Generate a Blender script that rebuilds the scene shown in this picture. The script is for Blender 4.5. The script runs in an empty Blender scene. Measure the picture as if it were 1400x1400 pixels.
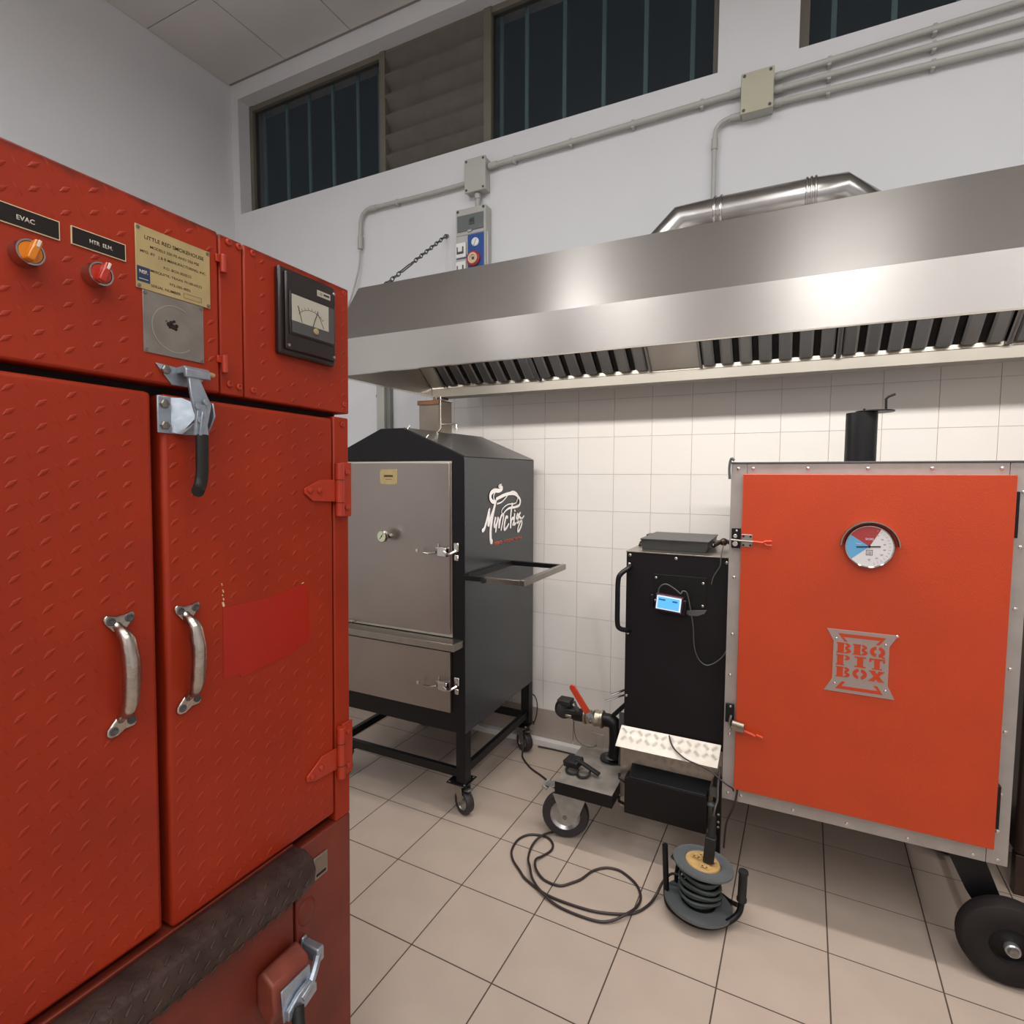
import bpy, bmesh, math, random
from mathutils import Vector, Matrix, Euler
random.seed(7)
SC = bpy.context.scene
COL = SC.collection
R = math.radians

# ------------------------------------------------------------------ camera
cd = bpy.data.cameras.new('camera'); cam = bpy.data.objects.new('camera', cd); COL.objects.link(cam)
cd.sensor_width = 36; cd.lens = 36 * 767.4 / 1400; cd.clip_start = 0.05
yaw, pitch, roll = .4606, -.0682, .0028
cy, sy, cp, sp = math.cos(yaw), math.sin(yaw), math.cos(pitch), math.sin(pitch)
r_ = Vector((cy, sy, 0)); f_ = Vector((-sy*cp, cy*cp, sp)); u_ = r_.cross(f_)
r2 = r_*math.cos(roll) + u_*math.sin(roll); u2 = u_*math.cos(roll) - r_*math.sin(roll)
M3 = Matrix((r2, u2, -f_)).transposed()
cam.matrix_world = Matrix.Translation((.852, -2.945, 1.57)) @ M3.to_4x4()
SC.camera = cam

# ------------------------------------------------------------------ world, lights, exposure
w = bpy.data.worlds.new('night'); SC.world = w; w.use_nodes = True
w.node_tree.nodes['Background'].inputs[0].default_value = (.05, .065, .08, 1)
w.node_tree.nodes['Background'].inputs[1].default_value = .3
SC.view_settings.view_transform = 'Standard'; SC.view_settings.look = 'None'
SC.view_settings.gamma = 1; SC.view_settings.use_curve_mapping = False
SC.view_settings.exposure = -0.12
def area(name, loc, size, power, rot=(0,0,0), color=(1,1,1)):
    l = bpy.data.lights.new(name, 'AREA'); l.shape = 'RECTANGLE'; l.size, l.size_y = size
    l.energy = power; l.color = color
    o = bpy.data.objects.new(name, l); COL.objects.link(o); o.location = loc; o.rotation_euler = rot
    return o
WHITE = (1, .99, .985)
area('ceiling_tube_or_fill', (-.60, -3.7, 4.15), (.24, 3.6), 56, color=WHITE)
area('ceiling_tube_or_fill', (1.10, -4.1, 4.15), (.6, 4.2), 66, color=WHITE)
area('ceiling_tube_or_fill', (2.85, -3.7, 4.15), (.2, 3.6), 66, color=WHITE)
area('ceiling_tube_or_fill', (-1.9, -4.3, 4.15), (.16, 1.4), 30, color=WHITE)  # added fill to brighten the left wall
area('ceiling_tube_or_fill', (2.2, -6.2, 4.15), (1.6, .3), 45, color=WHITE)  # extra fill added far back, weak in the hood's reflections
area('ceiling_fill_uplight', (.3, -4.6, 3.75), (3.2, 2.4), 34, rot=(math.pi, 0, 0), color=WHITE)  # unseen upward panel, added to brighten the ceiling
area('hood_lamp', (.7, -.93, 2.28), (2.9, .08), 38, rot=(R(18), 0, 0), color=(1, .96, .91))

# ------------------------------------------------------------------ materials
def lin(h):
    h = h.lstrip('#'); c = [int(h[i:i+2], 16)/255 for i in (0, 2, 4)]
    return tuple((v/12.92 if v <= .04045 else ((v+.055)/1.055)**2.4) for v in c)
def mat(name, hexc, rough=.5, metal=0, var=.06, vs=6, bump=0, bs=60, stretch=(1,1,1), spec=None, coat=0, emit=None, es=1, rv=0):
    m = bpy.data.materials.new(name); m.use_nodes = True; nt = m.node_tree; N = nt.nodes; L = nt.links
    p = N['Principled BSDF']; c = lin(hexc)
    tc = N.new('ShaderNodeTexCoord'); mp = N.new('ShaderNodeMapping'); mp.inputs['Scale'].default_value = stretch
    L.new(tc.outputs['Object'], mp.inputs['Vector'])
    n = N.new('ShaderNodeTexNoise'); n.inputs['Scale'].default_value = vs; n.inputs['Detail'].default_value = 5
    L.new(mp.outputs[0], n.inputs['Vector'])
    cr = N.new('ShaderNodeValToRGB')
    cr.color_ramp.elements[0].position = .3; cr.color_ramp.elements[1].position = .7
    cr.color_ramp.elements[0].color = (*[v*(1-var) for v in c], 1); cr.color_ramp.elements[1].color = (*[min(1, v*(1+var)) for v in c], 1)
    L.new(n.outputs['Fac'], cr.inputs[0]); L.new(cr.outputs[0], p.inputs['Base Color'])
    p.inputs['Roughness'].default_value = rough; p.inputs['Metallic'].default_value = metal
    if rv:
        mr = N.new('ShaderNodeMapRange'); mr.inputs[3].default_value = rough-rv; mr.inputs[4].default_value = rough+rv
        L.new(n.outputs['Fac'], mr.inputs[0]); L.new(mr.outputs[0], p.inputs['Roughness'])
    if spec is not None: p.inputs['Specular IOR Level'].default_value = spec
    if coat: p.inputs['Coat Weight'].default_value = coat; p.inputs['Coat Roughness'].default_value = .15
    if bump:
        b = N.new('ShaderNodeTexNoise'); b.inputs['Scale'].default_value = bs; b.inputs['Detail'].default_value = 3
        L.new(mp.outputs[0], b.inputs['Vector'])
        bb = N.new('ShaderNodeBump'); bb.inputs['Strength'].default_value = bump; bb.inputs['Distance'].default_value = .01
        L.new(b.outputs['Fac'], bb.inputs['Height']); L.new(bb.outputs[0], p.inputs['Normal'])
    if emit: p.inputs['Emission Color'].default_value = (*lin(emit), 1); p.inputs['Emission Strength'].default_value = es
    return m
def brushed(name, hexc, rough=.3, var=.05, axis='x', bump=.05):
    st = {'x': (1, 1, 90), 'z': (90, 90, 1)}[axis]
    m = mat(name, hexc, rough, 1, var, 3)
    nt = m.node_tree; N = nt.nodes; L = nt.links; p = N['Principled BSDF']
    tc = N.new('ShaderNodeTexCoord'); mp = N.new('ShaderNodeMapping'); mp.inputs['Scale'].default_value = st
    L.new(tc.outputs['Object'], mp.inputs['Vector'])
    b = N.new('ShaderNodeTexNoise'); b.inputs['Scale'].default_value = 9; b.inputs['Detail'].default_value = 4
    L.new(mp.outputs[0], b.inputs['Vector'])
    bb = N.new('ShaderNodeBump'); bb.inputs['Strength'].default_value = bump; bb.inputs['Distance'].default_value = .004
    L.new(b.outputs['Fac'], bb.inputs['Height']); L.new(bb.outputs[0], p.inputs['Normal'])
    p.inputs['Anisotropic'].default_value = .75
    tg = N.new('ShaderNodeTangent'); tg.direction_type = 'UV_MAP'; tg.uv_map = 'UVMap'; L.new(tg.outputs[0], p.inputs['Tangent'])
    if axis == 'z': p.inputs['Anisotropic Rotation'].default_value = .25
    return m
MT = {}
MT['plaster'] = mat('white_wall_paint', 'dadbdd', .75, var=.02, vs=2, bump=.05, bs=180)
MT['ceiling'] = mat('ceiling_board', 'cfccc9', .85, var=.03, vs=3, bump=.08, bs=120)
MT['ceilgap'] = mat('ceiling_joint', '8d8a86', .9)
MT['tile'] = mat('white_glazed_tile', 'e2ddd8', .22, var=.015, vs=3, bump=.015, bs=25)
MT['grout'] = mat('tile_grout', 'c9b9b0', .9)
MT['skirt'] = mat('skirting_tile', 'a1958c', .45, var=.04)
MT['floor'] = mat('beige_floor_tile', 'ab9b8e', .38, var=.05, vs=5, bump=.02, bs=90, rv=.06)
MT['fgrout'] = mat('floor_grout', '4b3f38', .9)
MT['winframe'] = mat('grey_window_metal', '6f6a5f', .6)
MT['louvre'] = mat('dusty_louvre_glass', '5a544d', .45, var=.15, vs=8)
MT['bar'] = mat('window_bar_paint', '8fb4ba', .6)
MT['hood'] = brushed('brushed_stainless', 'b9b5b0', .31, .04)
MT['hood'].node_tree.nodes['Principled BSDF'].inputs['Anisotropic'].default_value = .88
MT['hood'].node_tree.nodes['Principled BSDF'].inputs['Anisotropic Rotation'].default_value = .25
MT['hooddark'] = brushed('filter_steel', '8b8a8a', .36, .1, 'z')
MT['lip'] = mat('bright_steel_lip', 'd8d2c6', .22, 1, var=.03)
MT['gutter'] = mat('gutter_steel', '8d8880', .5, .6, var=.05)
MT['duct'] = mat('duct_steel', 'a8a5a2', .25, 1, var=.12, vs=12)
MT['pvc'] = mat('grey_conduit', 'b0b0ab', .5, var=.03)
MT['pvcbox'] = mat('grey_box_plastic', 'b3b3ad', .45, var=.03)
MT['pvcbeige'] = mat('beige_box_plastic', 'b4b19c', .45, var=.03)
MT['blue'] = mat('socket_blue', '1f4c96', .4); MT['socketred'] = mat('socket_red', 'a83434', .4)
MT['smoke'] = mat('smoked_window', '6c7372', .15); MT['white'] = mat('white_plastic', 'e3e3e0', .4)
MT['darkgrey'] = mat('dark_grey', '4a4a4a', .5)
MT['red'] = mat('red_enamel_plate', '97290c', .5, spec=.35, var=.13, vs=5, bump=.05, bs=70, rv=.06)
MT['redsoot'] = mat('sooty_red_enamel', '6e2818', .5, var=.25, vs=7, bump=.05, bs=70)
MT['redpatch'] = mat('smooth_red_patch', 'a31e0c', .3, var=.04)
MT['redhinge'] = mat('red_hinge_paint', 'a8321a', .35, var=.08, vs=30)
MT['darkgap'] = mat('gap_and_soot_black', '160a07', .8)  # near-black for shaded gaps, slots and holes, also burnt residue
MT['bumper'] = mat('worn_bumper_metal', '40302b', .5, .35, var=.4, vs=22, bump=.2, bs=60)
MT['cast'] = mat('polished_cast_metal', 'b9b0a6', .25, 1, var=.18, vs=40, bump=.1, bs=90)
MT['zinc'] = mat('zinc_latch_steel', 'a3acb6', .38, .7, var=.15, vs=60, bump=.05)
MT['bolt'] = mat('dull_bolt', '8a8680', .4, .9, var=.2, vs=80)
MT['rubberblk'] = mat('black_rubber', '131110', .6, var=.15, vs=20)
MT['label'] = mat('black_engraved_plate', '1c1512', .3); MT['cream'] = mat('cream_edge', 'd6c39b', .5)
MT['brass'] = mat('aged_brass_plate', 'b39f70', .4, .25, var=.08, vs=30)
MT['ink'] = mat('engraved_ink', '3a2d1c', .7); MT['inkw'] = mat('white_ink', 'd9cfc0', .6)
MT['navy'] = mat('navy_sticker', '23324c', .5); MT['chrome'] = mat('chrome', 'c8c4c0', .12, 1)
MT['amber'] = mat('amber_plastic', 'd97f14', .15, coat=.5); MT['redplastic'] = mat('red_plastic', 'b32a14', .15, coat=.5)
MT['aluplate'] = mat('dull_aluminium', '989189', .42, .8, var=.12, vs=25)
MT['aluring'] = mat('scuffed_ring', 'b3aca4', .4, .8)
MT['meterblk'] = mat('meter_black_plastic', '241b1a', .3); MT['meterdial'] = mat('meter_dial', 'b3afa0', .5)
MT['black'] = mat('black_satin_paint', '0d0c0e', .42, var=.12, vs=9, spec=.3)
MT['dullred'] = mat('dull_worn_red', '7e3b2c', .5, var=.2, vs=20)
MT['midgrey'] = mat('mid_grey_plastic', '7d7d79', .5)
MT['blackside'] = mat('black_gloss_lightened', '2d3033', .22, var=.08, vs=4)  # same black paint, greyed to carry reflected light on the side
MT['roof'] = mat('black_roof_paint', '2e2c2a', .3, var=.1)
MT['steeldoor'] = brushed('brushed_door_steel', 'a49a94', .36, .06, 'x', .04)
MT['steeldoor'].node_tree.nodes['Principled BSDF'].inputs['Anisotropic'].default_value = .3
MT['steel'] = mat('plain_steel', '9d9790', .32, 1, var=.08, vs=15)
MT['steelwarm'] = mat('warm_stained_steel', '8d8378', .4, .85, var=.12, vs=12)
MT['rust'] = mat('heat_stained_steel', '7c5a44', .5, .6, var=.25, vs=30)
MT['logo'] = mat('white_logo_print', 'efe9e6', .6); MT['logored'] = mat('red_logo_print', 'c2523d', .6)
MT['orange'] = mat('orange_powder_coat', 'b1380f', .36, var=.04, vs=7, bump=.08, bs=260)
MT['galv'] = mat('galvanised_trim', 'a39d98', .48, .55, var=.08, vs=14)
MT['firebox'] = mat('firebox_black', '0f0b0f', .5, var=.15, vs=8, spec=.28)
MT['sootblack'] = mat('soot_black', '0d0a0a', .6, var=.2, spec=.3)
MT['emblem'] = mat('emblem_steel', 'a39690', .42, .6, var=.05)
MT['alutread'] = mat('aluminium_tread_plate', 'a39c93', .36, 1, var=.06, vs=20, bump=.08, bs=40)
MT['rivet'] = mat('bright_rivet', 'c9c4bf', .25, 1)
MT['screen'] = mat('lcd_screen', '2a5d84', .3, emit='5fb4ff', es=1.15)
MT['screenedge'] = mat('lcd_glow_edge', '8899aa', .3, emit='d8e6ff', es=.9)
MT['lcdtext'] = mat('lcd_text', '2c6aa0', .5)
MT['maroon'] = mat('maroon_bezel', '3a1620', .35)
MT['lid'] = mat('hopper_lid_grey', '38393a', .4, .3, var=.1, vs=15)
MT['gaugewhite'] = mat('gauge_white', 'dad8d8', .4); MT['gaugered'] = mat('gauge_red', 'a63a3a', .4)
MT['gaugeblue'] = mat('gauge_blue', '62a6cf', .4); MT['gaugecream'] = mat('gauge_cream', 'c9cdb4', .4)
MT['redgrip'] = mat('red_vinyl_grip', 'b8391f', .3)
MT['castiron'] = mat('valve_metal', 'a39888', .35, .9, var=.15, vs=40)
MT['stained'] = mat('stained_galvanised', '8f8780', .5, .45, var=.25, vs=14)
MT['tyre'] = mat('tyre_rubber', '2a2426', .6, var=.15, vs=20)
MT['tyrebig'] = mat('dusty_tyre_rubber', '1f1918', .8, spec=.3, var=.2, vs=18)
MT['zincfork'] = mat('bright_zinc', 'a5a5a3', .35, .8, var=.12, vs=30)
MT['hub'] = mat('silver_rim', 'b4b2b0', .3, .85)
MT['reel'] = mat('grey_reel_plastic', '55585a', .5, var=.08); MT['reelbeige'] = mat('beige_socket_plate', 'b5935f', .5, var=.12, vs=60)
MT['cordgrey'] = mat('grey_green_cable', '39413f', .5); MT['cord'] = mat('brown_black_cable', '2b2120', .45)
MT['darkmetal'] = mat('brown_dark_steel', '4a3a33', .38, .75, var=.2, vs=5)
MT['whitepvc'] = mat('white_trunking', 'd8d4cf', .4)
def sooty_top():
    """the same red enamel with ragged soot along the upper edge of the panel"""
    m = MT['red'].copy(); m.name = 'red_enamel_sooty_edge'; nt = m.node_tree; N = nt.nodes; L = nt.links; p = N['Principled BSDF']
    src = p.inputs['Base Color'].links[0].from_socket
    tc = N.new('ShaderNodeTexCoord'); sx = N.new('ShaderNodeSeparateXYZ'); L.new(tc.outputs['Object'], sx.inputs[0])
    n = N.new('ShaderNodeTexNoise'); n.inputs['Scale'].default_value = 28; n.inputs['Detail'].default_value = 6; L.new(tc.outputs['Object'], n.inputs['Vector'])
    a = N.new('ShaderNodeMath'); a.operation = 'MULTIPLY_ADD'; a.inputs[1].default_value = .040; L.new(n.outputs['Fac'], a.inputs[0]); L.new(sx.outputs['Z'], a.inputs[2])
    r = N.new('ShaderNodeMapRange'); r.inputs[1].default_value = 1.974; r.inputs[2].default_value = 1.994; L.new(a.outputs[0], r.inputs[0])
    mx = N.new('ShaderNodeMix'); mx.data_type = 'RGBA'; L.new(r.outputs[0], mx.inputs[0]); L.new(src, mx.inputs[6]); mx.inputs[7].default_value = (*lin('35170f'), 1)
    L.new(mx.outputs[2], p.inputs['Base Color']); return m
MT['redtop'] = sooty_top()
def glass_mat():
    m = bpy.data.materials.new('dark_window_glass'); m.use_nodes = True; nt = m.node_tree; N = nt.nodes
    p = N['Principled BSDF']; p.inputs['Base Color'].default_value = (*lin('20282c'), 1); p.inputs['Roughness'].default_value = .3
    t = N.new('ShaderNodeBsdfTransparent'); mx = N.new('ShaderNodeMixShader'); mx.inputs[0].default_value = .3
    nt.links.new(t.outputs[0], mx.inputs[1]); nt.links.new(p.outputs[0], mx.inputs[2])
    nt.links.new(mx.outputs[0], N['Material Output'].inputs[0]); return m
MT['glass'] = glass_mat()

# ------------------------------------------------------------------ geometry helpers
def cr_spline(pts, n=6, closed=False):
    P = [Vector(p) for p in pts]; out = []; L = len(P)
    rng = range(L if closed else L-1)
    for i in rng:
        a = P[(i-1) % L] if (closed or i > 0) else P[0]*2-P[1]
        b = P[i]; c = P[(i+1) % L]
        d = P[(i+2) % L] if (closed or i+2 < L) else P[-1]*2-P[-2]
        for k in range(n):
            t = k/n
            out.append(.5*((2*b)+(c-a)*t+(2*a-5*b+4*c-d)*t*t+(3*b-a-3*c+d)*t**3))
    if not closed: out.append(P[-1])
    return out
def frame(d):
    d = d.normalized(); a = Vector((0,0,1)) if abs(d.z) < .9 else Vector((1,0,0))
    x = d.cross(a).normalized(); return x, d.cross(x).normalized()
class G:
    def __init__(s): s.bm = bmesh.new()
    def box(s, a, b, rot=None, c=None):
        x0,y0,z0 = a; x1,y1,z1 = b
        vs = [s.bm.verts.new(v) for v in ((x0,y0,z0),(x1,y0,z0),(x1,y1,z0),(x0,y1,z0),(x0,y0,z1),(x1,y0,z1),(x1,y1,z1),(x0,y1,z1))]
        for f in ((0,3,2,1),(4,5,6,7),(0,1,5,4),(1,2,6,5),(2,3,7,6),(3,0,4,7)): s.bm.faces.new([vs[i] for i in f])
        if rot is not None:
            c = Vector(c) if c is not None else (Vector(a)+Vector(b))/2
            m = rot.to_matrix() if isinstance(rot, Euler) else rot
            for v in vs: v.co = m @ (v.co-c) + c
        return s
    def cyl(s, p0, p1, r0, r1=None, seg=20, caps=True):
        r1 = r0 if r1 is None else r1; p0 = Vector(p0); p1 = Vector(p1); x, y = frame(p1-p0)
        A = [s.bm.verts.new(p0+(x*math.cos(t)+y*math.sin(t))*r0) for t in [2*math.pi*i/seg for i in range(seg)]]
        B = [s.bm.verts.new(p1+(x*math.cos(t)+y*math.sin(t))*r1) for t in [2*math.pi*i/seg for i in range(seg)]]
        for i in range(seg): s.bm.faces.new([A[i],A[(i+1)%seg],B[(i+1)%seg],B[i]])
        if caps: s.bm.faces.new(A[::-1]); s.bm.faces.new(B)
        return s
    def tube(s, pts, r, seg=8, closed=False, flat=None, caps=True):
        P = [Vector(p) for p in pts]; n = len(P); rings = []
        rr = r if isinstance(r, (list, tuple)) else [r]*n
        px = None
        for i, p in enumerate(P):
            if closed: d = P[(i+1)%n]-P[(i-1)%n]
            else: d = (P[min(i+1,n-1)]-P[max(i-1,0)])
            d = d.normalized() if d.length > 1e-9 else Vector((0,0,1))
            if px is None: x, y = frame(d)
            else:
                x = px - d*px.dot(d)
                x = x.normalized() if x.length > 1e-6 else frame(d)[0]; y = d.cross(x)
            px = x; k = 1
            if 0 < i < n-1 and not closed:
                a = (P[i]-P[i-1]).normalized(); ca = max(.4, math.sqrt(max(0, (1+a.dot((P[i+1]-P[i]).normalized()))/2))); k = 1
            rings.append([s.bm.verts.new(p+(x*math.cos(t)+y*math.sin(t))*rr[i]*k) for t in [2*math.pi*j/seg for j in range(seg)]])
        for i in range(n if closed else n-1):
            A, B = rings[i], rings[(i+1)%n]
            for j in range(seg): s.bm.faces.new([A[j],A[(j+1)%seg],B[(j+1)%seg],B[j]])
        if not closed and caps: s.bm.faces.new(rings[0][::-1]); s.bm.faces.new(rings[-1])
        return s
    def lathe(s, prof, c, axis=(0,0,1), seg=28):
        c = Vector(c); d = Vector(axis).normalized(); x, y = frame(d); rings = []
        for r, h in prof:
            if r < 1e-6: rings.append([s.bm.verts.new(c+d*h)])
            else: rings.append([s.bm.verts.new(c+d*h+(x*math.cos(t)+y*math.sin(t))*r) for t in [2*math.pi*j/seg for j in range(seg)]])
        for A, B in zip(rings, rings[1:]):
            for j in range(seg):
                k = (j+1) % seg
                if len(A) == 1 and len(B) == 1: continue
                if len(A) == 1: s.bm.faces.new([A[0], B[k], B[j]])
                elif len(B) == 1: s.bm.faces.new([A[j], A[k], B[0]])
                else: s.bm.faces.new([A[j],A[k],B[k],B[j]])
        return s
    def prism(s, pts, off):
        off = Vector(off); A = [s.bm.verts.new(Vector(p)) for p in pts]; B = [s.bm.verts.new(Vector(p)+off) for p in pts]; n = len(A)
        s.bm.faces.new(A[::-1]); s.bm.faces.new(B)
        for i in range(n): s.bm.faces.new([A[i],A[(i+1)%n],B[(i+1)%n],B[i]])
        return s
    def ball(s, c, r, sc=(1,1,1), u=14, v=8):
        m = Matrix.Translation(c) @ Matrix.Diagonal((*[r*k for k in sc], 1)); bmesh.ops.create_uvsphere(s.bm, u_segments=u, v_segments=v, radius=1, matrix=m); return s
    def xf(s, m):
        bmesh.ops.transform(s.bm, matrix=m, verts=s.bm.verts); return s
WL = {}
def wl(o): return WL[o.name] if o is not None else Vector((0,0,0))
def mesh_from(g, name, m, off, smooth, ang):
    bm = g.bm; bmesh.ops.recalc_face_normals(bm, faces=bm.faces)
    uv = bm.loops.layers.uv.new('UVMap')
    for f in bm.faces:
        n = f.normal; ax = max(range(3), key=lambda i: abs(n[i]))
        for l in f.loops:
            c = l.vert.co; l[uv].uv = (c.y, c.z) if ax == 0 else ((c.x, c.z) if ax == 1 else (c.x, c.y))
    me = bpy.data.meshes.new(name)
    for v in bm.verts: v.co -= off
    bm.to_mesh(me); bm.free(); me.materials.append(MT[m] if isinstance(m, str) else m)
    if smooth: me.shade_smooth(); me.set_sharp_from_angle(angle=R(ang))
    return me
def part(name, g, m, parent=None, bev=0, smooth=True, ang=35, seg=2, label=None):
    off = wl(parent); me = mesh_from(g, name, m, off, smooth, ang)
    o = bpy.data.objects.new(name, me); COL.objects.link(o)
    if parent is not None: o.parent = parent
    WL[o.name] = off.copy()
    if bev:
        b = o.modifiers.new('bevel', 'BEVEL'); b.width = bev; b.segments = seg; b.limit_method = 'ANGLE'; b.angle_limit = R(50)
    if label: o['label'] = label
    return o
def thing(name, label, cat, loc, group=None):
    o = bpy.data.objects.new(name, None); COL.objects.link(o); o.location = loc; o.empty_display_size = .1
    o['label'] = label; o['category'] = cat
    if group: o['group'] = group
    WL[o.name] = Vector(loc); return o
def top(o, label, cat, group=None):
    o['label'] = label; o['category'] = cat
    if group: o['group'] = group
    return o
def struct(o): o['kind'] = 'structure'; return o
def reps(name, g, m, parent, locs, rots=None, scales=None, smooth=True, stuff=False):
    """copies of one little mesh (built around the origin) placed at world locations under a parent"""
    me = mesh_from(g, name, m, Vector((0,0,0)), smooth, 35); out = []
    for i, l in enumerate(locs):
        o = bpy.data.objects.new(name, me); COL.objects.link(o); o.parent = parent
        o.location = Vector(l)-wl(parent); WL[o.name] = Vector(l)
        if rots: o.rotation_euler = rots[i] if isinstance(rots, list) else rots
        if scales: o.scale = scales[i]
        out.append(o)
    return out
def rivet(r=.006, axis=(0,-1,0), h=.5):
    return G().lathe([(r,0),(r*.95,r*h*.5),(r*.6,r*h*.9),(0,r*h)], (0,0,0), axis, 10)
def text(body, name, m, parent, origin, right, up, width=None, height=.02, bold=0, depth=.0006, xs=None):
    cu = bpy.data.curves.new('t', 'FONT'); cu.body = body; cu.size = 1; cu.offset = bold; cu.extrude = 0
    cu.align_x = 'LEFT'; ob = bpy.data.objects.new('t', cu); COL.objects.link(ob)
    dg = bpy.context.evaluated_depsgraph_get(); dg.update(); me = bpy.data.meshes.new_from_object(ob.evaluated_get(dg))
    bpy.data.objects.remove(ob)
    bm = bmesh.new(); bm.from_mesh(me); bpy.data.meshes.remove(me)
    xs_ = [v.co.x for v in bm.verts]; ys_ = [v.co.y for v in bm.verts]
    x0, x1, y0, y1 = min(xs_), max(xs_), min(ys_), max(ys_)
    sx = (width/(x1-x0)) if width else height/(y1-y0); sy_ = height/(y1-y0)
    right = Vector(right).normalized(); up = Vector(up).normalized(); nrm = right.cross(up); o = Vector(origin)
    r = bmesh.ops.extrude_face_region(bm, geom=bm.faces[:])
    for v in [e for e in r['geom'] if isinstance(e, bmesh.types.BMVert)]: v.co.z += 1
    for v in bm.verts:
        p = v.co.copy(); v.co = o + right*((p.x-(x0+x1)/2)*sx) + up*((p.y-(y0+y1)/2)*sy_) + nrm*(p.z*depth)
    g = G(); g.bm.free(); g.bm = bm
    return part(name, g, m, parent, smooth=False)
def ribbon(g, pts, wd, n, x, off=.0008):
    """flat stroke lying on a plane of constant x; pts are (y, z), wd its width at each end/middle"""
    P = [Vector((x, a, b)) for a, b in pts]; P = cr_spline(P, 7); L = len(P)
    prev = None
    for i, p in enumerate(P):
        d = P[min(i+1, L-1)]-P[max(i-1, 0)]; d = d.normalized() if d.length > 1e-9 else Vector((0,1,0))
        t = i/(L-1); k = wd[0]*(1-t)**2+wd[1]*2*t*(1-t)*1.3+wd[2]*t*t
        s_ = Vector((0, -d.z, d.y))*k/2
        cur = (g.bm.verts.new(p-s_+Vector((off,0,0))), g.bm.verts.new(p+s_+Vector((off,0,0))))
        if prev: g.bm.faces.new([prev[0], prev[1], cur[1], cur[0]])
        prev = cur
    for e in (P[0], P[-1]):
        pass

# ================================================================== ROOM
XL, XR, YF, H = -2.92, 4.6, -7.2, 4.39
WZ0, WZ1 = 3.475, 4.285
W1 = (-2.85, .476); W2 = (.82, 3.3)
g = G()
g.box((XL-.25,0,-.1),(XR+.25,.25,WZ0)); g.box((XL-.25,0,WZ1),(XR+.25,.25,H+.1))
g.box((XL-.25,0,WZ0),(W1[0],.25,WZ1)); g.box((W1[1],0,WZ0),(W2[0],.25,WZ1)); g.box((W2[1],0,WZ0),(XR+.25,.25,WZ1))
wall = struct(part('wall_back', g, 'plaster', smooth=False))
part('grout', G().box((-1.205,-.003,.19),(2.45,.0,2.17)), 'grout', wall, smooth=False)
tw = .1996; g = G().box((-tw/2+.0007,-.007,-tw/2+.0007),(tw/2-.0007,-.001,tw/2-.0007))
X0 = 0.0; locs = []
for j in range(-7, 3):
    for i in range(-6, 12): locs.append((X0+(i+.5)*.2, 0, 1.568+(j+.5)*tw))
reps('wall_tile', g, 'tile', wall, locs, smooth=False)
struct(part('wall_left', G().box((XL-.25,YF,-.1),(XL,0,H+.1)), 'plaster', smooth=False))
struct(part('wall_right', G().box((XR,YF,-.1),(XR+.25,0,H+.1)), 'plaster', smooth=False))
struct(part('wall_front', G().box((XL-.25,YF-.25,-.1),(XR+.25,YF,H+.1)), 'plaster', smooth=False))
sk = struct(part('baseboard_back', G().box((XL,-.006,0),(XR,0,.205)), 'grout', smooth=False))
reps('skirting_tile', G().box((-.1485,-.006,-.1),(.1485,.002,.102)), 'skirt', sk, [(-2.76+i*.3, -.008, .1025) for i in range(17)], smooth=False)
# floor: grout bed and square tiles set at a slight angle to the wall
bed = struct(part('floor', G().box((XL-.2,YF-.2,-.12),(XR+.2,.2,-.0012)), 'fgrout', smooth=False))
fs = .3077; ang = R(-1.32); fx, fy = -.2328, -1.5045
ca, sa = math.cos(ang), math.sin(ang); locs = []
for a in range(-30, 30):
    for b in range(-25, 8):
        cx, cyy = a+.5, b+.5
        x = fx+fs*(cx*ca-cyy*sa); y = fy+fs*(cx*sa+cyy*ca)
        if XL-.15 < x < 2.6 and -2.75 < y < .16: locs.append((x, y, 0))
g = G().box((-fs/2+.0024,-fs/2+.0024,-.006),(fs/2-.0024,fs/2-.0024,0))
reps('floor_tile', g, 'floor', bed, locs, rots=Euler((0,0,ang)), smooth=False)
gg = G()
for a in range(-30, 30):
    for b in range(-25, 8):
        cx, cyy = a+.5, b+.5
        x = fx+fs*(cx*ca-cyy*sa); y = fy+fs*(cx*sa+cyy*ca)
        if XL-.15 < x < XR and YF < y < .16 and not (XL-.15 < x < 2.6 and -2.75 < y < .16):
            gg.box((x-fs/2+.0024,y-fs/2+.0024,-.006),(x+fs/2-.0024,y+fs/2-.0024,0), Euler((0,0,ang)))
o = part('far_floor_tiles', gg, 'floor', bed, smooth=False); o['kind'] = 'stuff'
# ceiling of square boards
ce = struct(part('ceiling', G().box((XL-.2,YF-.2,H+.006),(XR+.2,.2,H+.15)), 'ceilgap', smooth=False))
locs = [(XL+.58*(i+.5), -.02-.58*(j+.5), H+.004) for i in range(13) for j in range(12)]
reps('ceiling_panel', G().box((-.287,-.287,-.004),(.287,.287,.004)), 'ceiling', ce, locs, smooth=False)

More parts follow.
